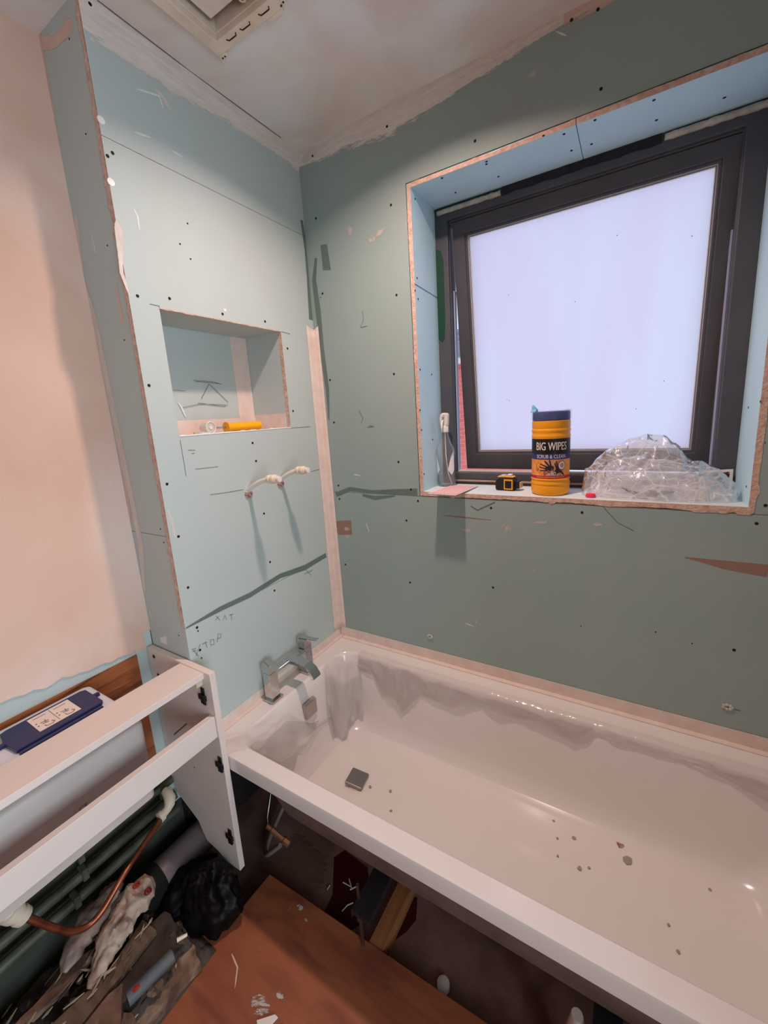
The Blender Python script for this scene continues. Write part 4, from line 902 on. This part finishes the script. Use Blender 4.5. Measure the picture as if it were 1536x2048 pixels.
m = MB(); a = Vector((1.105, .06, SZ + .045)); m.prism([a, a + Vector((.02, 0, -.012)), a + Vector((.016, .004, -.024)), a + Vector((-.002, .002, -.014))], (0, .002, 0)); m.build('silica_sachet', mat('sachet', srgb(.66, .68, .66), .6), bag)
pc = thing('photo_card', 'small white-bordered dark picture card leaning behind the clear bag', 'card', (1.33, .165, SZ))
P4 = [Vector(v) for v in ((1.275, .158, SZ), (1.352, .163, SZ), (1.352, .172, SZ + .072), (1.275, .170, SZ + .066))]
m = MB(); m.prism(P4, (0, .001, 0)); m.build('card', M_WHITEP, pc)
c4 = sum(P4, Vector()) / 4; m = MB(); m.add([c4.lerp(v, .80) + Vector((0, -.0006, 0)) for v in P4], [(0, 1, 2, 3)]); m.build('picture', mat('dark_picture', srgb(.15, .08, .09), .5, srgb(.72, .66, .66), 90, lo=.45, hi=.6), pc, recalc=False)

# ---------------------------------------------------------------- furniture unit round the cistern
un = thing('toilet_unit_carcass', 'white laminate toilet unit carcass without doors, against the pink wall', 'cabinet', (-.04, -1.1, FZ + .155))
PY0, PY1 = -.7205, -.7025
pan = [(-.195, .288), (.116, .284), (.113, -.40), (.045, -.402), (.010, -.385), (-.045, -.375), (-.062, -.345), (-.075, -.315), (-.105, -.295), (-.178, -.252), (-.195, -.20)]
m = MB(); m.prism([Vector((x, PY0, z)) for x, z in pan], (0, PY1 - PY0, 0)); sp_ = m.build('side_panel', M_LAM, un, bevel=.0012)
for q, hh in (((408, 1392), .055), ((442, 1528), .05), ((462, 1672), .05)):
    c = on(*q, 'y', PY0); m = MB(); m.box(c.x - .007, c.x + .007, PY0 - .004, PY0, c.z - hh / 2, c.z + hh / 2); m.box(c.x - .020, c.x + .012, PY0 - .006, PY0, c.z - .012, c.z + .004); m.box(c.x - .004, c.x + .014, PY0 - .010, PY0 - .004, c.z - .018, c.z + .010)
    m.build('hinge_plate', M_BLACK, sp_, bevel=.0015)
for q in ((308, 1313), (317, 1350), (365, 1340)):
    c = on(*q, 'y', PY0); MB().lathe(c + Vector((0, -.0015, 0)), [(.0, -.001), (.006, 0), (.006, .002), (0, .002)], 10, 'y').build('cam_dowel', M_BLACK, sp_)
MB().lathe(on(389, 1535, 'y', PY0) + Vector((0, -.0004, 0)), [(.0, -.0004), (.003, 0), (0, .0006)], 8, 'y').build('screw_hole', M_SCREW, sp_)
line(sp_, [on(374, 1447, 'y', PY0) + YN * .0008, on(349, 1469, 'y', PY0) + YN * .0008], .0015, 'slot', M_DARKIN)
YL = -1.62
m = MB(); m.box(-.020, .090, YL, PY0 - .0002, .264, .282); m.build('top_rail', M_LAM, un, bevel=.001)
m = MB(); m.box(.091, .110, YL, PY0 - .0002, .082, .150); m.build('front_rail', M_LAM, un, bevel=.001)
m = MB(); m.prism([Vector((x, YL, z)) for x, z in pan], (0, -.018, 0)); m.build('side_panel', M_LAM, un, bevel=.0012)
for c in (Vector((.075, PY0 - .010, .252)),):
    m = MB(); m.box(c.x - .012, c.x + .006, c.y - .010, c.y + .0095, c.z - .010, c.z + .0115); m.build('corner_block', M_CREAMP, un, bevel=.002)
# cistern
ci = thing('toilet_cistern', 'white plastic concealed cistern with navy lid inside the unit', 'cistern', (-.09, -1.01, -.04))
def rbox(m, x0, x1, y0, y1, levels, r):
    m.loft([rrect(x0 - e, x1 + e, y0 - e, y1 + e, z, max(r + e, .003), 5) for z, e in levels])
m = MB(); rbox(m, -.188, .004, -1.22, -.858, [(-.040, -.02), (-.034, 0), (.155, .004), (.190, .004), (.198, -.004)], .018); m.build('tank', M_TANK, ci, smooth=50)
m = MB(); rbox(m, -.188, -.016, -1.17, -.890, [(.196, 0), (.262, 0), (.270, -.004), (.273, -.012)], .022); m.build('tank_top', mat('white_tank_top', srgb(.86, .87, .90), .35), ci, smooth=50)
m = MB(); zt = .2735; out = [(-.147, -1.092), (-.152, -1.080), (-.152, -.925), (-.146, -.914), (-.105, -.914), (-.105, -.902), (-.094, -.902), (-.094, -.914), (-.052, -.914), (-.045, -.920), (-.045, -1.092), (-.094, -1.098), (-.094, -1.112), (-.105, -1.112), (-.105, -1.098)]
m.prism([Vector((x, y, zt)) for x, y in out], (0, 0, .009)); li = m.build('cistern_lid', M_NAVY, ci, bevel=.0015)
m = MB(); m.box(-.044, -.030, -1.090, -.922, .245, .2785); m.build('lid_front', M_NAVY, ci, bevel=.003)
m = MB(); m.box(-.143, -.066, -1.042, -.957, zt + .0092, zt + .0097); lb = m.build('sticker', mat('sticker_cream', srgb(.93, .87, .83), .5), li)
INK = mat('ink_grey', srgb(.35, .28, .28), .6)
for yy in (-1.022, -.980):
    zz = zt + .0102
    line(lb, [(-.085, yy + .010, zz), (-.078, yy + .014, zz), (-.072, yy + .008, zz), (-.074, yy - .003, zz), (-.082, yy - .005, zz)], .0007, 'drawing', INK)
    line(lb, [(-.100, yy - .008, zz), (-.096, yy + .008, zz)], .0006, 'drawing', INK); line(lb, [(-.092, yy - .006, zz), (-.089, yy + .006, zz)], .0006, 'drawing', INK)
    line(lb, [(-.090, yy + .001, zz), (-.106, yy + .003, zz)], .0006, 'drawing', INK)
    for a in ((-.104, yy - .014), (-.090, yy - .014)): MB().lathe((a[0], a[1], zz - .0004), [(0.0018, 0), (.0018, .0006)], 8).build('dot', INK, lb)
    line(lb, [(-.130, yy - .012, zz), (-.130, yy + .013, zz)], .0005, 'drawing', INK)
line(lb, [(-.138, -1.0, zt + .0102), (-.072, -1.0, zt + .0102)], .0004, 'drawing', INK)
vs, fs = text_mesh('CE', .016); m = MB(); m.add([Vector((.0086, -1.018 + v.x, .085 + v.y)) for v in vs], fs); m.build('moulded_mark', INK, ci, recalc=False)
# pipes behind the unit
for i, (z, r) in enumerate(((-.150, .011), (-.195, .011), (-.255, .014), (-.315, .014))):
    pts = [(-.200 + r + .004 + .0 * k, y, z + .004 * sin(y * 4 + i)) for k, y in enumerate([-1.85, -1.5, -1.2, -.95, -.725])]
    o = MB().tube(pts, r, 12).build('wall_pipe', M_LPIPE, smooth=50)
    tag(o, ('topmost of the four old painted pipes running along the wall under the cistern', 'second from top of the four old painted pipes under the cistern', 'third down of the old painted pipes under the cistern', 'lowest of the four old painted pipes under the cistern')[i], 'pipe', 'old pipes under the cistern')
o = MB().tube([(-.177, -.86, -.14), (-.177, -.80, -.14)], .0135, 12).build('pipe_joint', M_WHITEP, smooth=50); tag(o, 'short white sleeve on the topmost old pipe behind the copper elbow', 'pipe fitting')
for y, z in ((-1.0, -.255), (-1.0, -.195), (-1.03, -.315)):
    o = MB().box(-.1999, -.165, y - .008, y + .008, z - .018, z + .018).build('pipe_clip', M_LPIPE, bevel=.003); tag(o, {-.255: 'pipe clip on the third old pipe down under the cistern', -.195: 'pipe clip on the second old pipe down under the cistern', -.315: 'pipe clip on the lowest old pipe under the cistern'}[z], 'clip', 'pipe clips under the cistern')
# copper pipe with two white push fittings
cu = thing('copper_pipe', 'bent copper pipe with white push fittings below the cistern', 'pipe', (-.05, -1.0, -.30))
e1 = Vector((-.110, -.790, -.215)); 
pth = [e1, Vector((-.085, -.86, -.225)), Vector((-.055, -.945, -.235)), Vector((-.045, -.99, -.255)), Vector((-.043, -1.02, -.272)), Vector((-.046, -1.050, -.278)), Vector((-.050, -1.080, -.258)), Vector((-.052, -1.105, -.215)), Vector((-.052, -1.130, -.160)), Vector((-.052, -1.150, -.115))]
sm = []
for i in range(len(pth) - 1):
    p0 = pth[max(i - 1, 0)]; p1 = pth[i]; p2 = pth[i + 1]; p3 = pth[min(i + 2, len(pth) - 1)]
    for k in range(5):
        t = k / 5; sm.append(.5 * ((2 * p1) + (p2 - p0) * t + (2 * p0 - 5 * p1 + 4 * p2 - p3) * t * t + (3 * p1 - p0 - 3 * p2 + p3) * t ** 3))
sm.append(pth[-1]); MB().tube(sm, .0078, 12).build('pipe', M_COPPER, cu, smooth=60)
m = MB(); m.tube([e1 + Vector((.003, -.030, -.004)), e1 + Vector((.003, -.028, -.004)), e1 + Vector((.002, -.016, -.003)), e1 + Vector((.002, -.015, -.003)), e1 + Vector((.0, .0, 0)), e1 + Vector((-.003, .010, .006)), e1 + Vector((-.010, .018, .016)), e1 + Vector((-.026, .022, .022)), e1 + Vector((-.045, .024, .024))], [.012, .0165, .0165, .013, .0125, .0155, .0165, .0155, .012], 18); m.build('elbow_fitting', M_CREAMP, cu, smooth=50)
d = (pth[-1] - pth[-2]).normalized(); prof = [(-.004, .013), (.0, .019), (.012, .020), (.014, .0175), (.026, .0185), (.028, .022), (.046, .023), (.048, .019), (.07, .0185)]
MB().tube([pth[-1] + d * a for a, r in prof], [r for a, r in prof], 18).build('straight_fitting', M_CREAMP, cu, smooth=40)
# soil pipe with black rubber mouth
sl = thing('soil_pipe', 'fat grey soil pipe running through the side panel cut-out', 'pipe', (-.10, -.70, -.50))
MB().tube([(-.118, -.86, -.425), (-.118, -.80, -.425), (-.118, -.70, -.425), (-.118, -.62, -.43)], [.050, .050, .050, .050], 28).build('pipe', M_GREYP, sl, smooth=50)
MB().tube([(-.118, -.93, -.425), (-.118, -.90, -.425), (-.118, -.855, -.425), (-.118, -.845, -.425)], [.050, .060, .060, .054], 28).build('rubber_connector', mat('black_rubber_dark', srgb(.02, .02, .02), .9), sl, smooth=50)

# ---------------------------------------------------------------- floor level clutter
# raised hardboard sheet with its battens
fb = thing('floor_board', 'large reddish brown board laid on the floor in front of the bath', 'board', (.9, -1.3, FZ))
bp_ = [(.137, -.636), (1.70, -.600), (1.70, -2.15), (-.06, -2.15), (-.04, -.86), (.125, -.83)]
m = MB(); m.prism([Vector((x, y, -.512)) for x, y in bp_], (0, 0, .012)); m.build('sheet', M_FLOORB, fb, bevel=.001)
for y in (-.74, -1.3, -1.9): MB().box(.16, 1.68, y - .03, y + .03, FZ, -.5121).build('batten', M_TIMB, fb)
for a in ([(460, 1900), (475, 1935), (468, 1990)], [(588, 1800), (572, 1830)]): smear(fb, S_PINK, [on(*q, 'z', -.4995) for q in a], .007, ZN, name='dried_plaster_smear')
for c_, s_ in (((600, 1815), .02), ((612, 1840), .012), ((520, 2010), .05), ((560, 1990), .02)):
    c = on(*c_, 'z', -.4995); blob(fb, S_DUST, [c + Vector((s_ * cos(a), s_ * .6 * sin(a), 0)) for a in [k * pi / 4 for k in range(8)]], ZN, name='dried_plaster_smear')
# wet stains and grey dust on the floor under the bath
blob(floor, S_WET, [on(*q, 'z', FZ) for q in ((668, 1715), (690, 1700), (735, 1735), (742, 1790), (720, 1850), (690, 1870), (640, 1840), (665, 1790))], ZN, name='wet_stain')
blob(floor, S_WET, [on(*q, 'z', FZ) for q in ((812, 1790), (835, 1795), (832, 1840), (812, 1865), (790, 1880), (770, 1880), (800, 1830))], ZN, name='wet_stain')
blob(floor, smear_mat('floor_dust', srgb(.48, .34, .29), srgb(.40, .28, .24), cover=.42, nscale=60, soft=.004), [on(*q, 'z', FZ) for q in ((520, 1690), (600, 1660), (660, 1710), (655, 1780), (620, 1800), (560, 1790), (510, 1740))], ZN, name='dust_patch')
# white shavings
for i, a in enumerate(([(686, 1765), (702, 1775), (698, 1758), (704, 1780)], [(684, 1823), (695, 1812), (706, 1806)], [(700, 1780), (712, 1775)], [(654, 1780), (660, 1772)])):
    q = [on(*c, 'z', FZ + .002) + Vector((0, 0, .001 + .002 * (k % 2))) for k, c in enumerate(a)]
    o = MB().tube(q, .0018, 5).build('plastic_shaving', M_WHITEP); tag(o, ('zigzag white plastic shaving left of the bath leg rod', 'curved white shaving lying in front of the zigzag one', 'straight white shaving touching the bath leg rod', 'tiny white shaving at the edge of the wet stain')[i], 'debris', 'white shavings under the bath')
# screw cap and white thing near right leg
c = on(887, 1976, 'z', FZ); m = MB()
for k in range(4): m.lathe(c + Vector((0, 0, .001 + .005 * k)), [(.014, 0), (.017, .002), (.014, .004)], 14)
o = m.build('ribbed_cap', M_WHITEP, smooth=40); tag(o, 'small ribbed white cap on the floor under the bath', 'cap')
c = Vector((1.055, -.59, -.34)); m = MB(); m.tube([c + Vector((0, 0, -.2295)), c + Vector((0, 0, -.15)), c + Vector((0, 0, -.05)), c], [.020, .018, .022, .012], 12); o = m.build('leg_sleeve', M_WHITEP, smooth=60); tag(o, 'white plastic sleeve standing beside the right bath leg', 'sleeve')
# hoses under the tap end
hz = thing('tap_hose', 'grey flexible hose and brass connector hanging under the tap end', 'hose', (.05, -.5, -.46))
hp = [Vector((-.006, -.30, -.42)), Vector((-.004, -.42, -.50)), Vector((.015, -.52, -.535)), Vector((.045, -.575, -.535)), Vector((.085, -.59, -.50)), Vector((.13, -.575, -.455))]
hs = []
for i in range(len(hp) - 1):
    p0 = hp[max(i - 1, 0)]; p1 = hp[i]; p2 = hp[i + 1]; p3 = hp[min(i + 2, len(hp) - 1)]
    for k in range(6):
        t = k / 6; hs.append(.5 * ((2 * p1) + (p2 - p0) * t + (2 * p0 - 5 * p1 + 4 * p2 - p3) * t * t + (3 * p1 - p0 - 3 * p2 + p3) * t ** 3))
hs.append(hp[-1]); MB().tube(hs, .008, 12).build('hose', mat('grey_hose', srgb(.55, .48, .46), .5), hz, smooth=60)
a, b = Vector((.075, -.575, -.405)), Vector((.165, -.565, -.440)); d = (b - a)
MB().tube([a + d * t for t in (0, .2, .22, .45, .47, .75, .78, 1)], [.008, .008, .0115, .0115, .009, .009, .0135, .0125], 8).build('connector', M_BRASS, hz, smooth=30)
MB().tube([(.044, -.455, -.05), (.046, -.48, -.2), (.05, -.52, -.32), (.062, -.56, -.39), (.08, -.575, -.405)], .0045, 8).build('braided_tail', M_STEEL, hz, smooth=60)
wp = MB().tube([(.255, -.345, -.46), (.12, -.33, -.47), (.03, -.32, -.48), (.026, -.20, -.485)], .020, 18).build('waste_pipe', M_GREYP, smooth=60); tag(wp, 'grey waste pipe under the tap end of the bath', 'pipe')
m = MB(); m.lathe((.30, -.358, -.47), [(.0, 0), (.035, 0), (.04, .03), (.04, .06), (.03, .12)], 20); o = m.build('bath_trap', M_GREYP, smooth=50); tag(o, 'round bath trap beneath the waste', 'trap')
# crumpled lumps
def crumple(c, rx, ry, rz, seed, amp, n=72, k=48, flat=True, rot=0, fr=9):
    m = MB(); rg = []
    R_ = Matrix.Rotation(rot, 3, 'Z')
    for j in range(k + 1):
        t = pi * j / k; row = []
        for i in range(n):
            a = 2 * pi * i / n; u = Vector((sin(t) * cos(a), sin(t) * sin(a), cos(t))); q = u * fr * .16 + Vector((seed, 0, 0))
            r = 1 + amp * (noise.noise(q) + .8 * (.4 - abs(noise.noise(q * 1.7)) * 1.6) + .12 * noise.noise(q * 4))
            p = R_ @ Vector((u.x * rx, u.y * ry, 0)) * r + Vector((0, 0, u.z * rz * r)); row.append(Vector(c) + p)
        rg.append(row)
    m.loft(rg, False); return m
m = crumple((.075, -.800, -.435), .085, .070, .10, 2, .25, rot=.5)
for v in m.v: v.z = max(v.z, -.4985 if v.x > -.05 and v.y < -.83 else -.555)
bbag = thing('black_bin_bag', 'slumped black bin bag at the foot of the unit side panel', 'bag', (.04, -.80, FZ)); m.build('bag', M_BIN, bbag, smooth=60)
m = crumple((-.03, -.80, -.455), .07, .09, .055, 8, .18)
for v in m.v: v.z = max(v.z, -.555)
m.build('bag_fold', M_BIN, bbag, smooth=60)
def onmesh(m_, px, py):       # point of a built mesh that shows at this place of the photo
    best = None
    for v in m_.v:
        q = CAMR.transposed() @ (v - CAMC); x, y = PX + F_PX * q.x / -q.z, PY - F_PX * q.y / -q.z
        if abs(x - px) < 7 and abs(y - py) < 7 and (best is None or -q.z < best[0]): best = (-q.z, v)
    return best[1].copy() if best else on(px, py, 'z', -.33)
rag = thing('white_rubble_sack', 'torn dirty white sack with red print lying among the rubble', 'sack', (-.03, -.98, -.48))
def sackish(axis, rad, seed, amp, sq=.75, n=40, fr=18):
    m = MB(); ax_ = [Vector(a) for a in axis]; rg = []; K = 10
    for i in range(len(ax_) - 1):
        for k in range(K + (i == len(ax_) - 2)):
            t = k / K; c = ax_[i].lerp(ax_[i + 1], t); r = rad[i] * (1 - t) + rad[i + 1] * t
            d = (ax_[i + 1] - ax_[i]).normalized(); u = Vector((0, 0, 1)); u = (u - d * u.dot(d)).normalized(); v = d.cross(u); row = []
            for q in range(n):
                a = 2 * pi * q / n; p = c + (u * cos(a) * sq + v * sin(a)) * r
                w_ = noise.noise(Vector((p.x * fr, p.y * fr * 1.6, p.z * fr)) + Vector((seed, 0, 0))); w2 = abs(noise.noise(Vector((p.x * fr * 2.2 + seed, p.y * fr * 2.2, p.z * fr))))
                row.append(c + (p - c) * (1 + amp * (w_ * 1.2 - w2 * 1.6 + .3)))
            rg.append(row)
    m.loft(rg, True); return m
m = sackish([(-.058, -.885, -.345), (-.060, -.900, -.345), (-.066, -.945, -.350), (-.052, -1.000, -.368), (-.030, -1.050, -.392), (-.012, -1.085, -.41)], [.012, .034, .042, .036, .024, .006], 3, .42, fr=26)
sack_m = m; m.build('sack', M_RAG, rag, smooth=60)
m = sackish([(-.135, -.935, -.340), (-.135, -.960, -.340), (-.120, -1.02, -.345), (-.095, -1.075, -.355), (-.075, -1.11, -.37)], [.010, .030, .036, .032, .008], 12, .42, sq=.6)
m.build('sack_fold', mat('grey_sack_fold', srgb(.60, .52, .47), .6, srgb(.46, .39, .36), 20, bump=.5, bscale=35), rag, smooth=60)
for px, py in ((272, 1767), (292, 1779)):
    c = onmesh(sack_m, px, py) - Vector((0, 0, .006)) + (CAMC - onmesh(sack_m, px, py)).normalized() * .004; m = MB(); ring = [c + Vector((.008 * cos(a), .008 * sin(a), .006)) for a in [2 * pi * k / 14 for k in range(15)]]; m.tube(ring, .0022, 6, False); m.tube([c + Vector((-.003, 0, .006)), c + Vector((.003, 0, .006))], .002, 5); m.build('red_print_mark', M_RED, rag)
# rubble base and boards on it
m = MB(); vs = []; nx_, ny_ = 40, 70
for i in range(nx_ + 1):
    for j in range(ny_ + 1):
        x = -.195 + .345 * i / nx_; y = -1.75 + .90 * j / ny_; ex = min(1, (.150 - x) / .05, (-.85 - y) / .04); ex = max(0, ex)
        z = -.5 + ex * (.045 + .030 * noise.noise(Vector((x * 22, y * 22, 0))) + .014 * noise.noise(Vector((x * 70, y * 70, 0)))); z = max(z, -.4985)
        vs.append((x, y, z))
m.add(vs, [(i * (ny_ + 1) + j, i * (ny_ + 1) + j + 1, (i + 1) * (ny_ + 1) + j + 1, (i + 1) * (ny_ + 1) + j) for i in range(nx_) for j in range(ny_)])
rub = m
def board_px(name, poly, z, th, mt, label, cat='board', jag=0, zs=None):
    P_ = []
    for k in range(len(poly)):
        a = on(*poly[k], 'z', z); b = on(*poly[(k + 1) % len(poly)], 'z', z); n = max(1, int((b - a).length / .02)) if jag else 1
        for i in range(n):
            p = a.lerp(b, i / n)
            if jag: p += Vector((random.uniform(-jag, jag), random.uniform(-jag, jag), 0))
            P_.append(p)
    m = MB(); m.prism(P_, (0, 0, -th)); o = m.build(name, mt, bevel=.0008); return tag(o, label, cat)
board_px('plasterboard_offcut', [(330, 1830), (345, 1815), (402, 1920), (345, 1985), (280, 2060), (200, 2060), (270, 1980), (360, 1890)], -.462, .034, M_DEB, 'ragged brown plasterboard offcut nearest the reddish floor board', jag=.004)
board_px('plasterboard_offcut', [(268, 1865), (340, 1818), (366, 1895), (300, 1970), (240, 2060), (160, 2060), (230, 1960)], -.435, .022, M_DEB2, 'dark scorched offcut under the long plank', jag=.005)
board_px('long_plank', [(285, 1838), (312, 1860), (158, 2055), (95, 2055), (215, 1945)], -.412, .018, M_PLANK, 'long dusty grey-brown plank lying across the rubble')
board_px('short_plank', [(215, 1990), (245, 1965), (240, 2060), (160, 2060)], -.408, .012, M_DEB, 'short pinkish-brown board beneath the end of the long plank')
board_px('broken_lath', [(170, 1905), (215, 1880), (120, 1985), (40, 2060), (20, 2060), (90, 1985)], -.40, .014, M_DEB, 'splintered pale lath beside the white sack', jag=.004)
a, b = on(348, 1908, 'z', -.41), on(255, 2000, 'z', -.41); m = MB(); m.tube([a, a.lerp(b, .03), b], [.010, .016, .016], 14)
tu = thing('sealant_tube', 'grey-blue tube with red print lying on the rubble', 'tube', (a + b) / 2 - Vector((0, 0, .016))); m.build('tube', M_BLUET, tu, smooth=50)
m = MB(); c = a.lerp(b, .82); m.lathe(c + Vector((.004, .0, .0155)), [(.009, 0), (.0, .0015)], 12, sx=.8); m.build('red_print_mark', M_RED, tu)
m = MB(); m.tube([a + Vector((.0, .04, .01)), a + Vector((-.012, .018, .012))], [.004, .0055], 8); o = m.build('tube_nozzle', M_CREAMP, smooth=50); tag(o, 'small cream nozzle lying at the top end of the grey-blue tube', 'nozzle')
random.seed(11)
for k in range(120):        # splinters lying on the boards
    x = random.uniform(-.15, .13); y = random.uniform(-1.35, -.93); L2 = random.uniform(.01, .045); w2 = random.uniform(.001, .004); a = radians(random.gauss(-78, 22))
    c = Vector((x, y, random.uniform(-.415, -.395) if x < .03 else -.455)); d1 = Vector((cos(a), sin(a), random.uniform(-.15, .15))) * L2 / 2; d2 = Vector((-sin(a), cos(a), 0)) * w2
    rub.prism([c - d1, c + d2, c + d1, c - d2 * .6], (0, 0, .003), mi=random.choice((0, 1, 2, 3, 3)))
for k in range(90):
    x = random.uniform(-.16, .12); y = random.uniform(-1.45, -.90); s = random.uniform(.006, .018); z = -.452 + .03 * noise.noise(Vector((x * 22, y * 22, 0))) + .004
    c = Vector((x, y, z)); n = 6; rub.prism([c + Vector((s * random.uniform(.5, 1.4) * cos(2 * pi * a / n), s * random.uniform(.5, 1.2) * sin(2 * pi * a / n), random.uniform(-.002, .003))) for a in range(n)], (0, 0, .005 + s * .3), mi=random.choice((0, 1, 1, 2, 3)))
o = rub.build('rubble', [M_DEB2, M_DEB, M_PLANK, mat('pale_chip', srgb(.70, .60, .52), .8)], smooth=25); tag(o, 'dark dusty rubble heaped between unit and floor board', 'rubble', kind='stuff')
board_px('white_offcut', [(513, 2040), (550, 2028), (556, 2034), (540, 2052), (515, 2055)], -.495, .004, M_WHITEP, 'white torn scrap lying on the reddish floor board', 'scrap')

# ---------------------------------------------------------------- fan housing in the ceiling
fh = thing('fan_housing', 'yellowed square plastic fan housing let into the ceiling', 'fan housing', (.24, -.55, CZ - .02))
ox0, ox1, oy0, oy1 = .118, .356, -.70, -.424
m = MB()
def rect_ring(m, o, i, z0, z1):
    O = [(o[0], o[2]), (o[1], o[2]), (o[1], o[3]), (o[0], o[3])]; I = [(i[0], i[2]), (i[1], i[2]), (i[1], i[3]), (i[0], i[3])]
    vs = [(a, b, z) for z in (z0, z1) for a, b in O + I]; fs = []
    for k in range(4):
        k2 = (k + 1) % 4; fs += [(k, k2, 4 + k2, 4 + k), (8 + k, 12 + k, 12 + k2, 8 + k2), (k, 8 + k, 8 + k2, k2), (4 + k, 4 + k2, 12 + k2, 12 + k)]
    m.add(vs, fs)
rect_ring(m, (ox0, ox1, oy0, oy1), (HX0 + .004, HX1 - .008, HY0, HY1 - .004), CZ - .016, CZ - .0006)
rect_ring(m, (HX0 + .001, HX1 - .001, HY0 + .001, HY1 - .001), (HX0 + .006, HX1 - .010, HY0 + .006, HY1 - .006), CZ - .001, CZ + .06)
m.build('outer_frame', M_FANP, fh, bevel=.002)
m = MB(); m.box(.168, .330, HY0 + .008, -.482, CZ + .006, CZ + .02); ip = m.build('inner_plate', mat('dusty_grey_plate', srgb(.93, .90, .87), .7, srgb(.86, .81, .77), 14), fh, bevel=.002)
m = MB(); m.lathe((.272, -.476, CZ + .002), [(.009, 0), (.009, .012), (.004, .012), (.004, 0)], 16); m.build('screw_boss', M_FANP, fh, smooth=40)
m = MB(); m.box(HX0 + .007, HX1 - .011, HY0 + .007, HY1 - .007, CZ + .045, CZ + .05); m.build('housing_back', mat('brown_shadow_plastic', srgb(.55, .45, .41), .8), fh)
for a_ in ((.30, .345, -.425, -.415), (.118, .140, -.425, -.412), (.356, .364, -.445, -.425)): MB().box(*a_, CZ - .018, CZ - .001).build('fixing_lug', M_FANP, fh, bevel=.002)
for x in (.175, .225, .29):
    line(fh, [(x, -.447, CZ - .0165), (x + .004, -.441, CZ - .0165), (x + .030, -.441, CZ - .0165), (x + .034, -.447, CZ - .0165)], .0014, 'moulded_slot', M_DARKIN)
for x, y in ((.125, -.419), (.134, -.419), (.350, -.432), (.360, -.436)):
    MB().lathe((x, y, CZ - .0185), [(0, 0), (.0025, 0), (.0025, .001)], 8).build('screw', M_SCREW, fh)
# ceiling joint line beside the tap wall
line(ceil, [on(195, 0, 'z', CZ) - ZN * .0006, on(380, 142, 'z', CZ) - ZN * .0006, on(562, 275, 'z', CZ) - ZN * .0006], .0009, 'skim_crack', mat('crack_brown', srgb(.35, .28, .25), .9))

# ---------------------------------------------------------------- downlight that throws the shadows (just above the frame)
dl = thing('ceiling_downlight', 'small round recessed downlight above the bath', 'lamp', (.60, -.465, CZ))
MB().lathe((.60, -.465, CZ - .006), [(.052, .0055), (.050, 0), (.040, 0), (.038, .0055)], 32).build('bezel', M_WHITEP, dl, smooth=40)

# lift everything so that the floor lies at z = 0
for o in COL.objects:
    if o.parent is None: o.location.z += ZO
